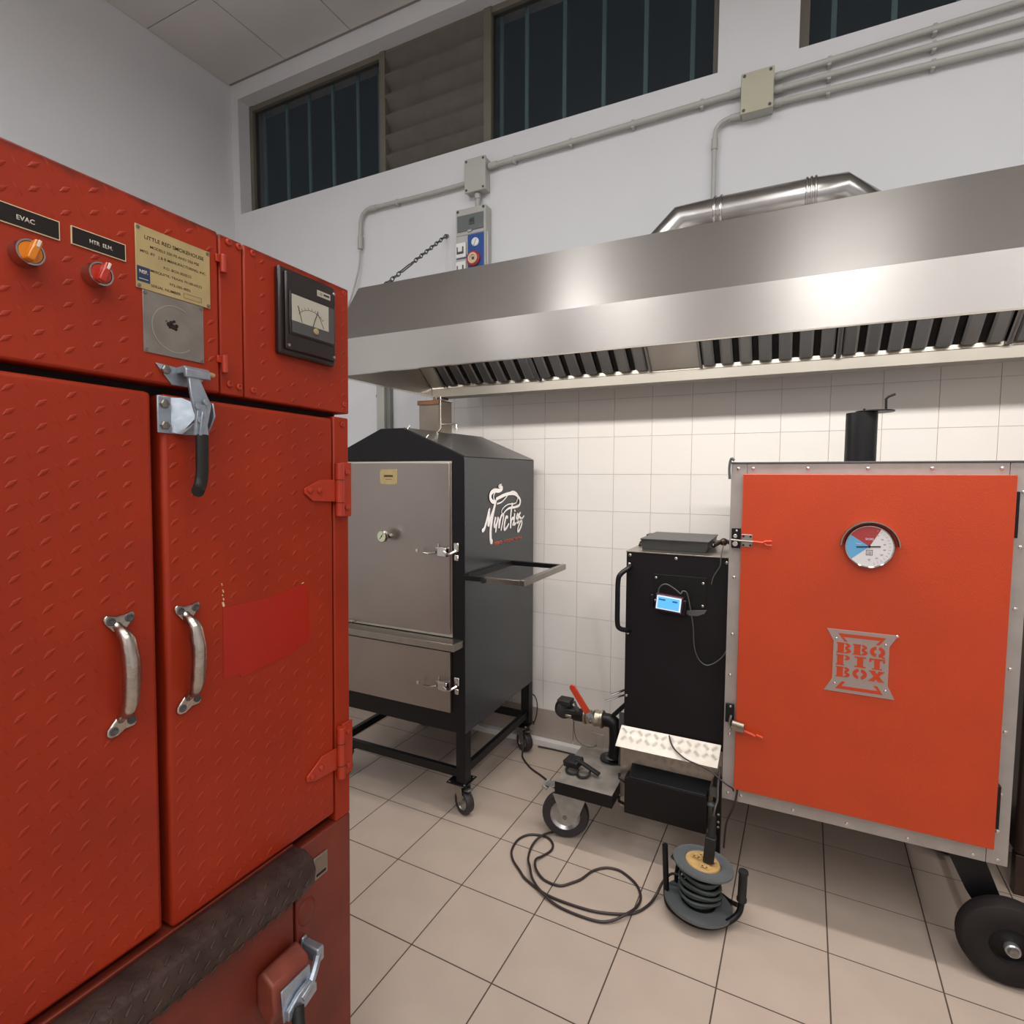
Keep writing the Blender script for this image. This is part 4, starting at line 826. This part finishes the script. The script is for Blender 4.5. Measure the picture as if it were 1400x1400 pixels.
# emblem plate with cut-through look
def mirror(o): return [(x+1.074, z) for x, z in o]
PY = -.8265
out = mirror([(-.098,1.059),(.100,1.059),(.078,1.020),(.078,.892),(.098,.849),(-.101,.849),(-.078,.892),(-.078,1.020)])
em = part('emblem_plate', G().prism([(x,PY-.002,z) for x, z in out], (0,.0017,0)), 'emblem', dr_, bev=.0004)
EY = PY-.0026
def cut(pts): return G().prism([(x+1.074,EY,z) for x, z in pts], (0,.0005,0))
g = cut([(-.066,1.047),(.068,1.047),(.050,1.021),(.040,1.021),(.052,1.036),(-.050,1.036),(-.038,1.021),(-.046,1.021)]); part('emblem_cutout', g, 'orange', em, smooth=False)
g = cut([(-.068,.860),(.066,.860),(.050,.886),(.038,.886),(.052,.871),(-.050,.871),(-.040,.886),(-.050,.886)]); part('emblem_cutout', g, 'orange', em, smooth=False)
def slab_glyph(ch, x, z, w_, h):
    g = G(); Y0, Y1 = EY, EY+.0004
    k_ = [0]
    def rc(a, b, c, d): k_[0] += .00006; g.box((x+a*w_,Y0-k_[0],z+b*h),(x+c*w_,Y1,z+d*h))
    def arc(cx, cz, ro, ri, a0, a1, sx=1, n=8):
        for i in range(n):
            t0, t1 = R(a0+(a1-a0)*i/n), R(a0+(a1-a0)*(i+1)/n)
            P = lambda r_, t: (x+(cx+r_*sx*math.cos(t)*h/w_)*w_, Y0, z+(cz+r_*math.sin(t))*h)
            g.prism([P(ri,t0),P(ro,t0),P(ro,t1),P(ri,t1)], (0,Y1-Y0,0))
    if ch in 'BP':
        rc(.06,0,.48,1); rc(-.02,0,.56,.10); rc(-.02,.90,.52,1)
        arc(.58,.75,.25,.08,-90,90,1.6)
        if ch == 'B': arc(.58,.27,.27,.09,-90,90,1.7)
    if ch in 'QO':
        arc(.46,.5,.5,.2,98,262,1.08); arc(.54,.5,.5,.2,-82,82,1.08)
        if ch == 'Q': g.prism([(x+.56*w_,Y0-.0003,z+.20*h),(x+.70*w_,Y0-.0003,z+.24*h),(x+1.06*w_,Y0-.0003,z-.04*h),(x+.86*w_,Y0-.0003,z-.07*h)], (0,Y1-Y0,0))
    if ch == 'I': rc(.30,0,.70,1); rc(.12,0,.88,.12); rc(.12,.88,.88,1)
    if ch == 'T': rc(.32,0,.68,1); rc(.18,0,.82,.10); rc(0,.84,1,1); rc(0,.66,.12,1); rc(.88,.66,1,1)
    if ch == 'X':
        g.prism([(x,Y0,z+h),(x+.36*w_,Y0,z+h),(x+w_,Y0,z),(x+.62*w_,Y0,z)], (0,Y1-Y0,0)); g.prism([(x+.70*w_,Y0-.0003,z+h),(x+w_,Y0-.0003,z+h),(x+.34*w_,Y0-.0003,z),(x,Y0-.0003,z)], (0,Y1-Y0,0))
        rc(0,.9,.42,1); rc(.6,.9,1,1); rc(0,0,.4,.1); rc(.58,0,1,.1)
    return g
for row, z, h in (('BBQ',.981,.0355),('PIT',.9405,.0355),('BOX',.901,.0345)):
    for i, c in enumerate(row): part('cut_letter', slab_glyph(c, 1.074-.068+i*.0465, z, .0425, h), 'orange', em, smooth=False)
reps('rivet', rivet(.0042), 'rivet', em, [(x,PY-.002,z) for x, z in ((1.004,1.028),(1.142,1.024),(1.004,.876),(1.146,.874))])
part('bright_corner', G().ball((1.171,PY-.002,1.056),.005,(1,.5,1)), 'lip', em)
# side latches
lt = part('clamp_latch', G().box((.668,-.812,1.308),(.698,-.8004,1.378)), 'black', ps, bev=.001)
part('clamp_plate', G().box((.7035,-.8285,1.316),(.738,-.8265,1.360)), 'steel', lt, bev=.0015)
part('clamp_cylinder', G().cyl((.682,-.83,1.325),(.682,-.812,1.325),.009).cyl((.682,-.828,1.352),(.682,-.812,1.352),.007), 'chrome', lt, bev=.001)
part('clamp_rod', G().tube([(.668,-.833,1.340),(.70,-.837,1.338),(.745,-.840,1.337)], .0035, 8), 'steel', lt)
part('clamp_grip', G().tube([(.742,-.840,1.337),(.772,-.842,1.335),(.779,-.842,1.340),(.800,-.842,1.341)], .0045, 8).tube([(.776,-.842,1.333),(.784,-.842,1.327),(.800,-.842,1.327)], .004, 8), 'redgrip', lt)
reps('clamp_screw', rivet(.004), 'black', lt, [(x,-.8285,z) for x in (.709,.732) for z in (1.322,1.353)])
reps('rivet', rivet(.004), 'rivet', lt, [(.685,-.812,1.370)])
lt = part('clamp_latch', G().box((.665,-.812,.668),(.694,-.8004,.736)), 'black', ps, bev=.001)
part('clamp_cylinder', G().cyl((.690,-.842,.681),(.731,-.842,.675),.011).box((.688,-.850,.655),(.731,-.8275,.672)), 'steelwarm', lt, bev=.002)
part('clamp_rod', G().tube([(.685,-.82,.700),(.682,-.83,.675),(.684,-.825,.660)], .005, 8), 'steel', lt)
part('clamp_grip', G().tube([(.732,-.842,.659),(.760,-.843,.652),(.768,-.843,.648)], .0045, 8).tube([(.771,-.843,.654),(.792,-.843,.648)], .0045, 8), 'redgrip', lt)
reps('rivet', rivet(.0045), 'rivet', lt, [(.682,-.812,.729),(.680,-.8002,.636)])
# chimney
part('chimney', G().lathe([(.051,0),(.051,.183),(.048,.183),(.048,.02)], (1.078,-.5,bz1+.0003), (0,0,1), 32), 'black', ps)
part('chimney_damper', G().lathe([(0,0),(.062,0),(.062,.005),(0,.005)], (1.118,-.5,bz1+.1845), (0,0,1), 28).cyl((1.085,-.5,1.79),(1.085,-.5,1.812),.004,seg=8), 'black', ps, bev=.001)
part('damper_hook', G().tube([(1.150,-.515,1.803),(1.149,-.515,1.842),(1.156,-.518,1.850),(1.175,-.525,1.857)], .0042, 8), 'black', ps)
# undercarriage
for x in (.905, 1.235): part('foot_bolt', G().cyl((x,-.72,bz0-.028),(x,-.72,bz0+.0035),.013,seg=12), 'rubberblk', ps, bev=.003)
for y, ny in ((-.745,1),(-.24,0)):
    part('wheel_strut', G().prism([(1.335,y,bz0+.003),(1.435,y,bz0+.003),(1.490,y,.235),(1.50,y,.13),(1.465,y,.13),(1.400,y,.235)], (0,.04,0)), 'black', ps, bev=.001)
part('axle', G().cyl((1.500,-.845,.132),(1.500,-.16,.132),.012,seg=12), 'bolt', ps)
for y in (-.79, -.14):
    wh = part('wheel', G().lathe([(.055,-.030),(.075,-.036),(.105,-.038),(.122,-.030),(.131,-.012),(.133,0),(.131,.012),(.122,.030),(.105,.038),(.075,.036),(.055,.030)], (1.500,y,.133), (0,1,0), 44), 'tyrebig', ps)
    part('wheel_rim', G().lathe([(.020,-.03),(.030,-.022),(.050,-.018),(.058,-.028),(.058,.028),(.050,.018),(.020,.022)], (1.500,y,.133), (0,1,0), 32), 'sootblack', wh)
    part('wheel_bearing', G().lathe([(0,-.046),(.008,-.046),(.012,-.048),(.017,-.050),(.020,-.046),(.020,-.02)], (1.500,y,.133), (0,1,0), 24), 'hub', wh)
# firebox
fx0, fx1, fy = .263, .6575, -.70
fb = part('firebox', G().box((fx0+.004,fy+.004,.50),(fx1-.0005,-.30,1.2495)), 'firebox', ps, bev=.001)
part('front_panel', G().box((fx0-.002,fy,.530),(fx1,fy+.0035,1.253)), 'firebox', fb, bev=.0008)
part('top_plate', G().box((fx0-.004,fy-.002,1.2535),(fx1-.001,-.295,1.2575)), 'alutread', fb, bev=.0006)
reps('rivet', rivet(.0062), 'rivet', fb, [(x,fy,z) for x, z in ((.275,1.241),(.458,1.239),(.645,1.236),(.273,1.204),(.271,.918),(.269,.655))])
part('instrument_plate', G().box((.372,fy-.003,1.052),(.575,fy-.0003,1.172)), 'black', fb, bev=.0008)
reps('rivet', rivet(.0052), 'rivet', fb, [(x,fy-.003,z) for x, z in ((.382,1.158),(.562,1.150),(.380,1.066),(.562,1.062))])
part('worn_lip', G().prism([(.480,fy-.0035,1.035),(.578,fy-.0035,1.048),(.570,fy-.0035,1.032),(.545,fy-.0035,1.020),(.515,fy-.0035,1.018)], (0,.003,0)), 'darkgrey', fb, bev=.0008)
part('side_clip', G().box((.362,fy-.012,1.040),(.376,fy-.0003,1.090)), 'black', fb, bev=.003)
E1 = Euler((0,R(5),0)); sc_ = part('controller', G().box((.386,fy-.030,1.030),(.492,fy-.0035,1.096), E1), 'maroon', fb, bev=.003)
part('controller_back', G().box((.402,fy-.022,1.020),(.505,fy-.0036,1.085), E1), 'black', sc_, bev=.006)
part('screen_border', G().box((.391,fy-.0306,1.037),(.4855,fy-.0302,1.0915), E1), 'screenedge', sc_, smooth=False)
part('screen', G().box((.396,fy-.0312,1.041),(.479,fy-.0307,1.086), E1), 'screen', sc_, smooth=False)
part('screen_text', G().box((.401,fy-.0316,1.0745),(.426,fy-.0313,1.081), E1).box((.453,fy-.0316,1.0690),(.472,fy-.0313,1.0755), E1), 'lcdtext', sc_, smooth=False)
part('controller_button', G().lathe([(.003,0),(.002,.002),(0,.002)], (.484,fy-.0302,1.032), (0,-1,0), 10), 'rivet', sc_)
part('side_handle', G().tube(cr_spline([(.278,fy-.004,1.195),(.270,fy-.022,1.186),(.250,fy-.042,1.168),(.240,fy-.046,1.14),(.239,fy-.046,1.05),(.240,fy-.046,.965),(.250,fy-.042,.944),(.270,fy-.022,.935),(.278,fy-.004,.930)],5), .010, 12), 'black', fb, ang=70)
ld = part('hopper_lid', G().prism([(.305,-.620,1.2580),(.560,-.620,1.2580),(.568,-.626,1.297),(.300,-.626,1.297)], (0,.30,0)), 'lid', fb, bev=.002)
part('lid_top', G().box((.298,-.628,1.2975),(.570,-.318,1.303)), 'lid', ld, bev=.001)
part('lid_hinge', G().box((.571,-.50,1.275),(.585,-.44,1.292)).tube([(.578,-.55,1.28),(.600,-.50,1.292),(.62,-.45,1.288),(.648,-.44,1.28)], .009, 8).ball((.612,-.50,1.292),.016), 'darkmetal', ld)
part('lid_bracket', G().box((.283,-.45,1.262),(.297,-.38,1.302)).tube([(.287,-.52,1.266),(.272,-.53,1.262),(.270,-.50,1.272),(.285,-.47,1.285)], .005, 8), 'darkmetal', ld)
reps('rivet', rivet(.004), 'rivet', ld, [(.577,-.5505,1.283)])
# folded tread-plate flap and lower plates
def bars5(o, u, v, n, W, H, nm, parent, pitch=.032, m='alutread'):
    """groups of five short raised bars, alternating direction, on the plane o + a*u + b*v"""
    g = G(); u = Vector(u).normalized(); v = Vector(v).normalized(); n = Vector(n).normalized(); o = Vector(o)
    for i in range(int(W/pitch)):
        for j in range(max(1, int(H/pitch))):
            c = o+u*(pitch*(i+.5))+v*(pitch*(j+.5)); a = R(45) if (i+j) % 2 else R(-45)
            d = u*math.cos(a)+v*math.sin(a); e = v*math.cos(a)-u*math.sin(a)
            for k in range(-2, 3):
                p = c+e*(k*.0052); L_ = .0105; w_ = .0013
                vs = [g.bm.verts.new(q) for q in (p-d*L_, p-e*w_, p+d*L_, p+e*w_)]; t = g.bm.verts.new(p+n*.0012)
                for q in range(4): g.bm.faces.new([vs[q], vs[(q+1)%4], t])
    ob = part(nm, g, m, parent, ang=30); ob['kind'] = 'stuff'; return ob
A0, A1 = Vector((.245,fy-.006,.528)), Vector((.245,fy-.070,.464)); uu = Vector((1,0,0)); vv = (A1-A0)
fl = part('tread_flap', G().prism([A0+uu*.008, A1, A1+uu*.395, A0+uu*.400], vv.cross(uu).normalized()*-.003), 'alutread', ps, bev=.0008)
fn = uu.cross(-vv).normalized(); fn = fn if fn.y < 0 else -fn
bars5(A0+uu*.010+vv*.04+fn*.0002, uu, vv, fn, .385, vv.length*.98, 'tread_pattern', fl)
lp = part('lower_tread_plate', G().box((.250,fy-.003,.175),(.650,fy,.500)), 'alutread', ps, bev=.0006)
bars5((.255,fy-.0032,.335), (1,0,0), (0,0,1), (0,-1,0), .39, .13, 'tread_pattern', lp)
bars5((.612,fy-.0032,.18), (1,0,0), (0,0,1), (0,-1,0), .034, .16, 'tread_pattern', lp)
part('ash_box', G().box((.283,fy-.060,.186),(.603,fy-.0033,.338)), 'sootblack', ps, bev=.004, seg=2)
part('ash_box_lip', G().prism([(.300,fy-.060,.3385),(.600,fy-.060,.3385),(.612,fy-.004,.372),(.300,fy-.004,.372)], (0,0,.003)), 'black', ps, bev=.001)
part('box_clip', G().tube([(.246,fy-.004,.312),(.256,fy-.035,.314),(.284,fy-.045,.308)], .006, 8).tube([(.246,fy-.004,.214),(.256,fy-.035,.214),(.284,fy-.045,.214)], .006, 8), 'black', ps)
lg_ = part('support_leg', G().box((.622,fy-.034,.02),(.652,fy-.0035,.40)), 'black', ps, bev=.001)
reps('rivet', rivet(.005), 'rivet', lg_, [(.644,fy-.034,z) for z in (.265,.235,.215)])
part('leg_catch', G().ball((.618,fy-.045,.305),.018,(1,.8,.6)).box((.612,fy-.044,.335),(.640,fy-.0345,.372)), 'darkgrey', lg_)
part('leg_foot', G().cyl((.637,fy-.018,.0005),(.637,fy-.018,.0195),.02,seg=16), 'rubberblk', lg_)
part('rear_skirt', G().box((.30,-.50,.40),(.655,-.302,.499)), 'black', ps)
# ball valve, blower and elbow on the left of the firebox
vy, vz = -.55, .463; X = Vector((1,0,0))
va = part('ball_valve', G().lathe([(.030,0),(.036,.004),(.036,.012),(.028,.016),(.030,.022),(.030,.034),(.026,.038),(.034,.048),(.038,.058),(.034,.070),(.034,.080),(.040,.083),(.040,.091),(.033,.096)], (.036,vy,vz), X, 28), 'castiron', ps, ang=25)
part('valve_stem', G().cyl((.086,vy-.034,vz+.010),(.086,vy-.056,vz+.018),.010,seg=6).lathe([(.006,0),(.006,.004),(0,.005)], (.086,vy-.056,vz+.018), (0,-1,.3), 8), 'castiron', va)
hd = part('valve_handle', G().prism([(.082,vy-.052,vz+.000),(.100,vy-.052,vz+.010),(.096,vy-.055,vz+.036),(.078,vy-.060,vz+.052),(.066,vy-.060,vz+.042)], (0,-.003,0)), 'zinc', va, bev=.001)
part('handle_sleeve', G().prism([(.060,vy-.0635,vz+.034),(.086,vy-.0635,vz+.050),(.014,vy-.072,vz+.160),(.002,vy-.072,vz+.164),(-.010,vy-.072,vz+.156),(-.010,vy-.072,vz+.143)], (0,.009,0)), 'redgrip', hd, bev=.003)
bl = part('blower', G().lathe([(0,-.028),(.030,-.028),(.040,-.022),(.044,0),(.040,.022),(.030,.026),(0,.026)], (-.062,vy,vz+.014), (.5,-.85,.1), 24), 'rubberblk', va)
part('blower_housing', G().box((-.088,vy-.030,vz+.036),(-.022,vy+.03,vz+.064)).box((-.060,vy-.026,vz-.018),(.005,vy+.026,vz+.026)), 'rubberblk', bl, bev=.006)
part('blower_nozzle', G().cyl((-.015,vy,vz-.004),(.0355,vy,vz),.027,.030,20), 'black', bl, bev=.002)
part('damper_tab', G().box((.004,vy-.034,vz+.028),(.014,vy-.030,vz+.075), Euler((0,R(-25),0))), 'darkgrey', bl)
part('blower_grille', G().box((-.045,vy-.0325,vz-.010),(-.015,vy-.0265,vz+.002)), 'castiron', bl, bev=.002)
part('pipe_elbow', G().tube(cr_spline([(.132,vy,vz),(.158,vy,vz),(.180,vy,vz-.012),(.186,vy,vz-.045),(.186,vy,vz-.12),(.180,vy,.300)],5), .030, 16), 'black', va, ang=60)
part('pipe_foot', G().lathe([(.055,0),(.055,.006),(.035,.010)], (.165,vy+.02,.2785), (0,0,1), 24), 'black', va)
part('brace_bar', G().box((.166,vy-.01,vz+.028),(.184,vy+.01,vz+.158), Euler((0,R(42),0)), (.175,vy,vz+.03)), 'black', ps)
part('gusset_plate', G().box((.205,vy-.02,.28),(.262,vy-.016,.52)), 'darkgrey', ps)
part('steel_tag', G().box((.090,vy-.055,.355),(.146,vy-.052,.418), Euler((0,R(2),0))), 'stained', ps, bev=.001)
part('blower_wire', G().tube(cr_spline([(-.002,vy-.03,.440),(.004,vy-.04,.400),(.020,vy-.045,.362),(.060,vy-.05,.345),(.100,vy-.055,.352),(.115,vy-.056,.366)],5), .0016, 6), 'cord', ps)
part('poker_rod', G().cyl((.262,-.52,.632),(.168,-.57,.590),.005,seg=8).cyl((.262,-.54,.612),(.150,-.60,.570),.0045,seg=8), 'chrome', ps)
# metal tray carried by a big swivel wheel
ty = part('front_tray', G().box((-.002,-.812,.270),(.246,-.440,.274)), 'stained', ps, bev=.0008)
part('tray_edge', G().box((0,-.815,.222),(.248,-.812,.2745)), 'black', ty, bev=.0006)
part('tray_edge', G().box((.245,-.811,.222),(.248,-.440,.2695)), 'black', ty, bev=.0006)
part('tray_arm', G().box((.02,-.60,.23),(.262,-.56,.2695)), 'black', ty)
kk = caster(ps, .024, -.745, .2215, .102, R(104), plate=.048, wd=.036, fwid=1.15, off=.0, brake=False, plate_m='zincfork', forkm='zincfork', tx=(.045,-.745))
part('brake_lever', G().prism([(-.075,-.745,.205),(-.075,-.715,.205),(-.015,-.70,.215),(-.005,-.74,.215),(-.03,-.765,.213)], (0,0,.004)).box((-.085,-.755,.190),(-.06,-.70,.204), Euler((0,R(25),0))), 'zincfork', kk, bev=.001)

# ================================================================== LOOSE THINGS
bc = thing('plastic_clamp', 'black plastic clamp lying on the small metal tray beside the ball valve', 'clamp', (.07,-.69,.2742))
part('clamp_box', G().box((.000,-.715,.294),(.072,-.655,.322), Euler((R(8),R(-6),R(-14)))), 'rubberblk', bc, bev=.004)
part('clamp_bar', G().box((.050,-.712,.304),(.165,-.690,.314), Euler((0,R(18),R(-8)))), 'rubberblk', bc, bev=.002)
part('clamp_loop', G().tube(cr_spline([(.015,-.705,.286),(.018,-.725,.283),(.035,-.738,.2825),(.055,-.735,.2825),(.066,-.726,.285),(.064,-.705,.290)],5), .0055, 8).tube(cr_spline([(.066,-.705,.288),(.070,-.730,.283),(.088,-.748,.283),(.108,-.742,.283),(.120,-.725,.286),(.118,-.705,.290)],5), .0055, 8), 'rubberblk', bc)
# cable reel
cx, cy_ = .608, -.930
rl = thing('cable_reel', 'grey cable reel with beige sockets and tubular stand on the floor', 'cable reel', (cx,cy_,0))
def tilt(g): return g.xf(Matrix.Translation((cx,cy_,.10)) @ Matrix.Rotation(R(-5),4,'X') @ Matrix.Rotation(R(5),4,'Y') @ Matrix.Translation((-cx,-cy_,-.10)))
part('upper_flange', tilt(G().lathe([(.060,.186),(.066,.190),(.098,.184),(.104,.186),(.104,.180),(.097,.177),(.062,.180)], (cx,cy_,0), (0,0,1), 40)), 'reel', rl)
part('lower_flange', tilt(G().lathe([(.050,.022),(.110,.028),(.117,.036),(.117,.044),(.108,.040),(.060,.044)], (cx,cy_,0), (0,0,1), 40)), 'reel', rl)
part('drum', tilt(G().lathe([(.052,.04),(.052,.18)], (cx,cy_,0), (0,0,1), 28)), 'sootblack', rl)
g = G()
pts = [(cx+(.060+.010*((i//28) % 2)+.004*math.sin(i*.7))*math.cos(i*2*math.pi/28), cy_+(.060+.010*((i//28) % 2)+.004*math.sin(i*.7))*math.sin(i*2*math.pi/28), .054+i*.0006*.72) for i in range(28*9)]
part('wound_cable', tilt(g.tube(pts, .0060, 6)), 'cordgrey', rl, ang=80)
sp = part('socket_plate', tilt(G().lathe([(0,.190),(.058,.190),(.060,.186),(.060,.176)], (cx-.002,cy_,0), (0,0,1), 36)), 'reelbeige', rl)
for ax_, ay_ in ((-.026,.012),(.008,-.030),(-.006,.035),(.028,.012)):
    part('socket', tilt(G().lathe([(.019,.1905),(.0205,.192),(.0175,.1925),(.0155,.1905)], (cx+ax_,cy_+ay_,0), (0,0,1), 20)), 'reelbeige', sp)
    part('socket_holes', tilt(G().lathe([(.0035,0),(0,0)], (cx+ax_-.007,cy_+ay_,.1909), (0,0,1), 8).lathe([(.0035,0),(0,0)], (cx+ax_+.007,cy_+ay_,.1909), (0,0,1), 8).box((cx+ax_-.013,cy_+ay_-.011,.1903),(cx+ax_+.009,cy_+ay_-.008,.1909))), 'darkgap', sp)
fr_ = part('tube_stand', G().tube(cr_spline([(.482,-.93,.215),(.486,-.93,.130),(.490,-.935,.075),(.493,-.940,.035),(.505,-.960,.014),(.540,-.985,.0115),(.600,-1.005,.0115),(.660,-.99,.0115),(.710,-.965,.030),(.738,-.945,.055),(.746,-.935,.085),(.747,-.932,.100)],5), .0105, 10), 'black', rl, ang=70)
part('stand_bow', G().tube(cr_spline([(.500,-.88,.135),(.515,-.86,.150),(.520,-.86,.12),(.515,-.87,.05),(.53,-.84,.012),(.62,-.80,.0115),(.70,-.84,.012),(.735,-.90,.05)],5), .008, 8), 'black', fr_, ang=70)
part('stand_grip', G().lathe([(0,0),(.014,0),(.017,.004),(.017,.012),(.0145,.016),(.0145,.100),(.017,.104),(.016,.112),(0,.114)], (.746,-.932,.092), (.03,0,1), 18), 'rubberblk', rl)
pg = thing('plug_adapter', 'tall black plug adapter standing in the cable reel socket', 'plug', (.636,-.918,.195))
part('plug_body', G().box((.618,-.937,.196),(.654,-.903,.288), Euler((R(-2),R(4),0))), 'rubberblk', pg, bev=.003)
part('plug_neck', G().cyl((.640,-.919,.288),(.645,-.914,.365),.015,.009,12), 'rubberblk', pg, bev=.001)
part('plug_cord', G().tube(cr_spline([(.645,-.914,.363),(.648,-.90,.385),(.652,-.87,.40),(.648,-.82,.43),(.65,-.78,.48)],5), .0045, 8), 'cord', pg)
# cords
cp_ = [(.535,-.900,.095),(.500,-.895,.085),(.472,-.905,.050),(.455,-.935,.015),(.438,-.985,.006),(.400,-1.046,.006),(.327,-1.085,.006),(.238,-1.106,.006),(.096,-1.106,.006),(-.010,-1.070,.006),(-.060,-1.033,.006),(-.110,-.990,.006),(-.139,-.940,.006),(-.145,-.870,.006),(-.120,-.820,.006),(-.075,-.800,.006),(-.034,-.800,.006),(.000,-.830,.006),(.008,-.870,.006),(-.010,-.920,.008),(-.022,-.960,.014),(.000,-1.005,.012),(.050,-1.038,.006),(.113,-1.040,.006),(.150,-1.005,.006),(.176,-.969,.006),(.200,-.910,.006),(.234,-.872,.006),(.270,-.858,.006),(.310,-.862,.006),(.370,-.900,.006),(.402,-.953,.006),(.405,-1.010,.010),(.385,-1.070,.018),(.340,-1.120,.010),(.280,-1.142,.006),(.160,-1.140,.006),(.080,-1.115,.012),(.015,-1.070,.018),(-.025,-1.010,.018),(-.055,-.960,.006),(-.072,-.900,.006),(-.070,-.850,.014),(-.050,-.800,.018),(-.015,-.745,.010),(.02,-.68,.006),(-.05,-.55,.006),(-.15,-.43,.006),(-.25,-.36,.006),(-.34,-.31,.006),(-.42,-.235,.006),(-.445,-.19,.010),(-.452,-.155,.05),(-.456,-.148,.10)]
top(part('extension_cord', G().tube(cr_spline(cp_, 6), .0048, 8), 'cord', ang=80), 'dark extension cord looping on the floor tiles from the cable reel', 'cord')
top(part('straight_cord', G().tube(cr_spline([(-.40,-.075,.006),(-.30,-.068,.006),(-.20,-.070,.006),(-.12,-.08,.006),(-.02,-.10,.006),(.10,-.10,.006)],6), .0045, 8), 'cord', ang=80), 'dark cord running straight along the front of the white trunking', 'cord')
top(part('looped_cord', G().tube(cr_spline([(-.50,-.05,.215),(-.49,-.045,.26),(-.465,-.04,.29),(-.428,-.06,.29),(-.410,-.07,.25),(-.412,-.075,.19),(-.43,-.075,.13)],6), .0035, 6), 'cord', ang=80), 'short dark cord looped around the rear right leg of the black smoker', 'cord')
top(part('probe_cable', G().tube(cr_spline([(.397,-.735,1.096),(.405,-.742,1.128),(.430,-.745,1.143),(.465,-.742,1.125),(.485,-.742,1.110),(.492,-.738,1.120),(.508,-.735,1.112),(.522,-.732,1.05),(.532,-.722,.98),(.536,-.712,.905),(.552,-.708,.855),(.580,-.706,.833),(.610,-.706,.845),(.640,-.706,.875),(.655,-.706,.905)],6), .0026, 6), 'darkgrey', ang=80), 'thin grey probe cable looping down from the lit controller screen', 'cable')
top(part('probe_cable', G().tube(cr_spline([(.622,-.60,1.290),(.624,-.68,1.275),(.624,-.706,1.255),(.623,-.708,1.225),(.610,-.706,1.200),(.598,-.706,1.175),(.593,-.706,1.150)],6), .0022, 6), 'darkgrey', ang=80), 'short thin cable end hanging over the firebox top right corner', 'cable')
top(part('probe_cable', G().tube(cr_spline([(.450,-.72,.530),(.462,-.742,.512),(.485,-.762,.495),(.525,-.778,.478),(.570,-.785,.470),(.615,-.795,.462),(.655,-.812,.446),(.680,-.818,.435),(.697,-.815,.425),(.7005,-.813,.415)],6), .0032, 6), 'cord', ang=80), 'black cable lying across the bright tread-plate flap', 'cable')
top(part('probe_cable', G().tube(cr_spline([(.712,-.812,.436),(.713,-.812,.415),(.708,-.815,.380),(.700,-.81,.345),(.688,-.80,.31),(.678,-.78,.27),(.672,-.76,.22),(.668,-.75,.15)],6), .0038, 6), 'cord', ang=80), 'black cable hanging below the lower left corner of the orange door', 'cable')
# brown steel appliance beyond the right edge
dk = thing('steel_cabinet', 'dark brown steel cabinet partly seen behind the right edge of the orange smoker', 'cabinet', (1.85,-.45,0))
part('cabinet_body', G().box((1.645,-.32,.155),(2.35,-.03,1.05)), 'darkmetal', dk, bev=.02, seg=3)
part('cabinet_top', G().box((1.635,-.34,1.0505),(2.36,-.02,1.075)), 'steel', dk, bev=.006)
part('cabinet_lid', G().box((1.66,-.31,1.0755),(2.34,-.04,1.11)), 'darkmetal', dk, bev=.012, seg=3)
for x in (1.67, 2.31):
    for y in (-.29, -.06): part('cabinet_leg', G().box((x-.02,y-.02,0),(x+.02,y+.02,.1545)), 'darkmetal', dk, bev=.002)
